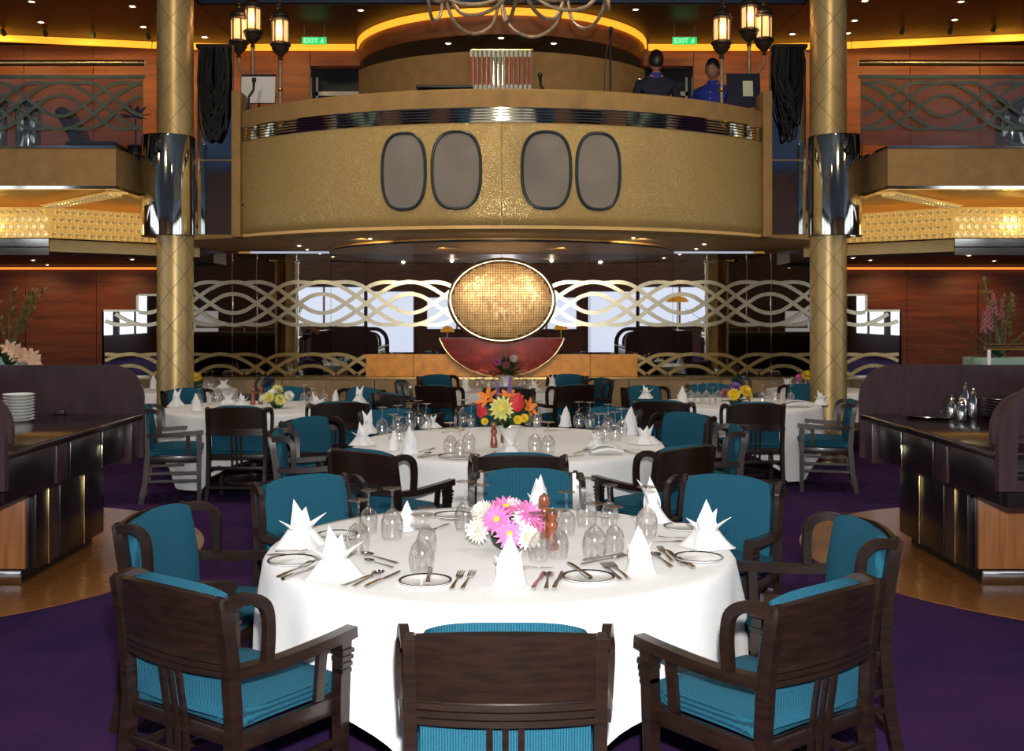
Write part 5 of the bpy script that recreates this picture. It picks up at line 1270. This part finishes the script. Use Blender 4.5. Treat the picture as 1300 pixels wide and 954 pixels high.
def planter(sd, nm):
    x0 = sd*4.08; t = thing('planter_box', 'waist-high planter with brass rail behind the '+nm+' waiter station', 'planter', (x0, 9.6, 0))
    a, b = sorted((0, sd*2.2))
    obj('box', MB().rbox(((a+b)/2, 0, .62), (b-a, .5, 1.22), .01), 'station_wood', t); obj('trough', MB().rbox(((a+b)/2, 0, 1.27), (b-a-.02, .40, .075), .01), 'planter_green', t)
    obj('brass_rail', MB().tube([(sd*.02, -.23, 1.40), (sd*2.2, -.23, 1.40)], .018, 8), 'brass', t); obj('brass_rail', MB().tube([(sd*.02, -.23, 1.435), (sd*2.2, -.23, 1.435)], .008, 8), 'brass', t)
    for q in (.06, .42, 1.2): obj('rail_post', MB().tube([(sd*q, -.23, 1.231), (sd*q, -.23, 1.385)], .017, 8), 'white_post', t)
    f = thing('potted_flowers', 'tall spray of dusky pink spikes and olive branches in the '+nm+' planter', 'plant', (x0+sd*.25, 9.6, 1.31)); rnd = random.Random(11+sd)
    for k in range(6):
        c = (sd*rnd.uniform(-.02, .22) if sd < 0 else rnd.uniform(-.12, .10), rnd.uniform(-.1, .1), rnd.uniform(.20, .40)); b_ = bloom(f, c, (rnd.uniform(-.1, .1), 0, 1), .09, 'petal_dusky_pink', None, 'spike', 'flower_spike'); obj('stem', MB().tube([(c[0]*.5, c[1]*.5, 0), c], .005, 5), 'leaf_dark', b_)
    for k in range(9):
        top = Vector((rnd.uniform(-.02, .32)*(1 if sd < 0 else .8)+(.0 if sd < 0 else -.1), rnd.uniform(-.12, .12), rnd.uniform(.45, .72))); br = obj('branch', MB().tube(spline([(0.05, 0, 0), (top.x*.5, top.y*.5, top.z*.55), top], 5), .004, 5), 'leaf_olive', f)
        for q in range(12):
            v = .35+.65*q/12; c = Vector((.05+(top.x-.05)*v, top.y*v, top.z*v)); an = q*2.4; leaf(br, c, c+Vector((.05*math.cos(an), .05*math.sin(an), .035)), .012, 'leaf_olive')
    for k in range(14):
        an = rnd.uniform(0, 6.28); L = rnd.uniform(.12, .22); leaf(f, (0, 0, .0), (L*math.cos(an), .12*math.sin(an), rnd.uniform(.06, .16)), .03, 'leaf_dark')
    if sd > 0:
        for k, (dx, dz) in enumerate(((-.75, .14), (-.62, .02), (-.55, .25), (-.60, .50), (-.35, .34), (.45, .4), (.5, .28))): leaf(f, (0, 0, .02), (dx, -.05+.02*k, dz), .022, 'leaf_olive', 'blade', .04)
    else:
        pf = thing('peach_blossoms', 'pale peach drooping blossoms beside the left planter', 'flowers', (-4.08, 9.12, 0))
        obj('stand', MB().lathe([(.10, .001), (.10, .02), (.03, .05), (.03, 1.12), (.12, 1.2), (.13, 1.25)], 16), 'station_wood', pf)
        for k in range(10):
            c = Vector((.01+.024*k, rnd.uniform(-.06, .06), 1.40-.012*k+rnd.uniform(-.02, .02))); bloom(pf, c, (rnd.uniform(-.3, .6), -.8, .4), .06, 'petal_peach', None, 'lily')
        for k in range(6): leaf(pf, (0, 0, 1.25), (rnd.uniform(-.12, .12), -.08, 1.25+rnd.uniform(.04, .12)), .03, 'leaf_dark')
planter(-1, 'left'); planter(1, 'right')

# ---- things on the galleries
def drum(px, d, r, h, label):
    x = (px-CX)*d/F; t = thing('brass_drum', label, 'planter', (x, d, 3.461)); obj('drum_body', MB().lathe([(r*.94, 0), (r, .02), (r, h-.04)], 28), 'chrome', t); obj('drum_rim', MB().lathe([(r, h-.04), (r*1.1, h-.03), (r*1.1, h), (r*.9, h), (r*.85, h-.03), (0, h-.03)], 28), 'brass', t)
    rnd = random.Random(int(px))
    for k in range(14):
        a = rnd.uniform(0, 6.28); leaf(t, (0, 0, h-.03), (r*1.1*math.cos(a), r*1.1*math.sin(a), h+rnd.uniform(.0, .10)), .03, 'leaf_olive')
drum(-8, 12.6, .15, .62, 'polished brass drum planter at the far left of the left gallery'); drum(36, 12.7, .14, .58, 'polished brass drum planter behind the left gallery railing'); drum(1285, 12.6, .19, .60, 'polished brass drum planter behind the right gallery railing')
lc = thing('lounge_chair', 'black low lounge chair behind the left gallery glass', 'chair', (W(118, 150, 13.6).x, 13.6, 3.461)); obj('seat', MB().rbox((0.05, 0, .26), (.62, .5, .12), .04), 'black', lc); obj('backrest', MB().rbox((-.22, 0, .50), (.12, .5, .52), .04, rot=Matrix.Rotation(-.5, 3, 'Y')), 'black', lc)
for q, w_ in ((-.2, -.18), (-.2, .18), (.3, -.18), (.3, .18)): obj('leg', MB().tube([(q, w_, 0), (q, w_, .22)], .018, 8), 'black', lc)
pt = thing('potted_plant', 'small dark leafy plant on the left gallery beside the column', 'plant', (W(172, 130, 12.75).x, 12.75, 3.461)); obj('pot', MB().lathe([(.07, 0), (.09, .16), (.10, .17), (.07, .17), (0, .15)], 18), 'black', pt); obj('trunk', MB().tube([(0, 0, .15), (0, 0, .52)], .01, 6), 'leaf_dark', pt)
rnd = random.Random(4)
for k in range(18): a = rnd.uniform(0, 6.28); leaf(pt, (0, 0, .5), (.17*math.cos(a), .17*math.sin(a), .5+rnd.uniform(-.02, .13)), .025, 'leaf_dark')

# ---- amber lamps behind the camera, seen in the mirrors
for i, (px, py, wd_) in enumerate([(352, 379, .34), (568, 421, .22), (712, 418, .22), (860, 383, .36)]):
    d = 35.0; x = (px-CX)*d/F; z = H-(py-CY)*d/F; t = thing('dome_lamp', 'amber glass dome lamp mirrored in the back wall, %s from the left' % nth(i+1), 'lamp', (x, -3.0, 0), 0, 'amber dome lamps')
    obj('shade', MB().lathe([(wd_, z-.02), (wd_*.95, z+.04), (wd_*.7, z+.12), (wd_*.3, z+.17), (0, z+.18)], 24), 'amber_shade', t); obj('pole', MB().tube([(0, 0, .03), (0, 0, z+.1)], .02, 8), 'brass', t); obj('foot', MB().lathe([(.16, 0.001), (.16, .02), (.03, .04)], 20), 'brass', t)
bpy.data.scenes[0].view_layers[0].update()
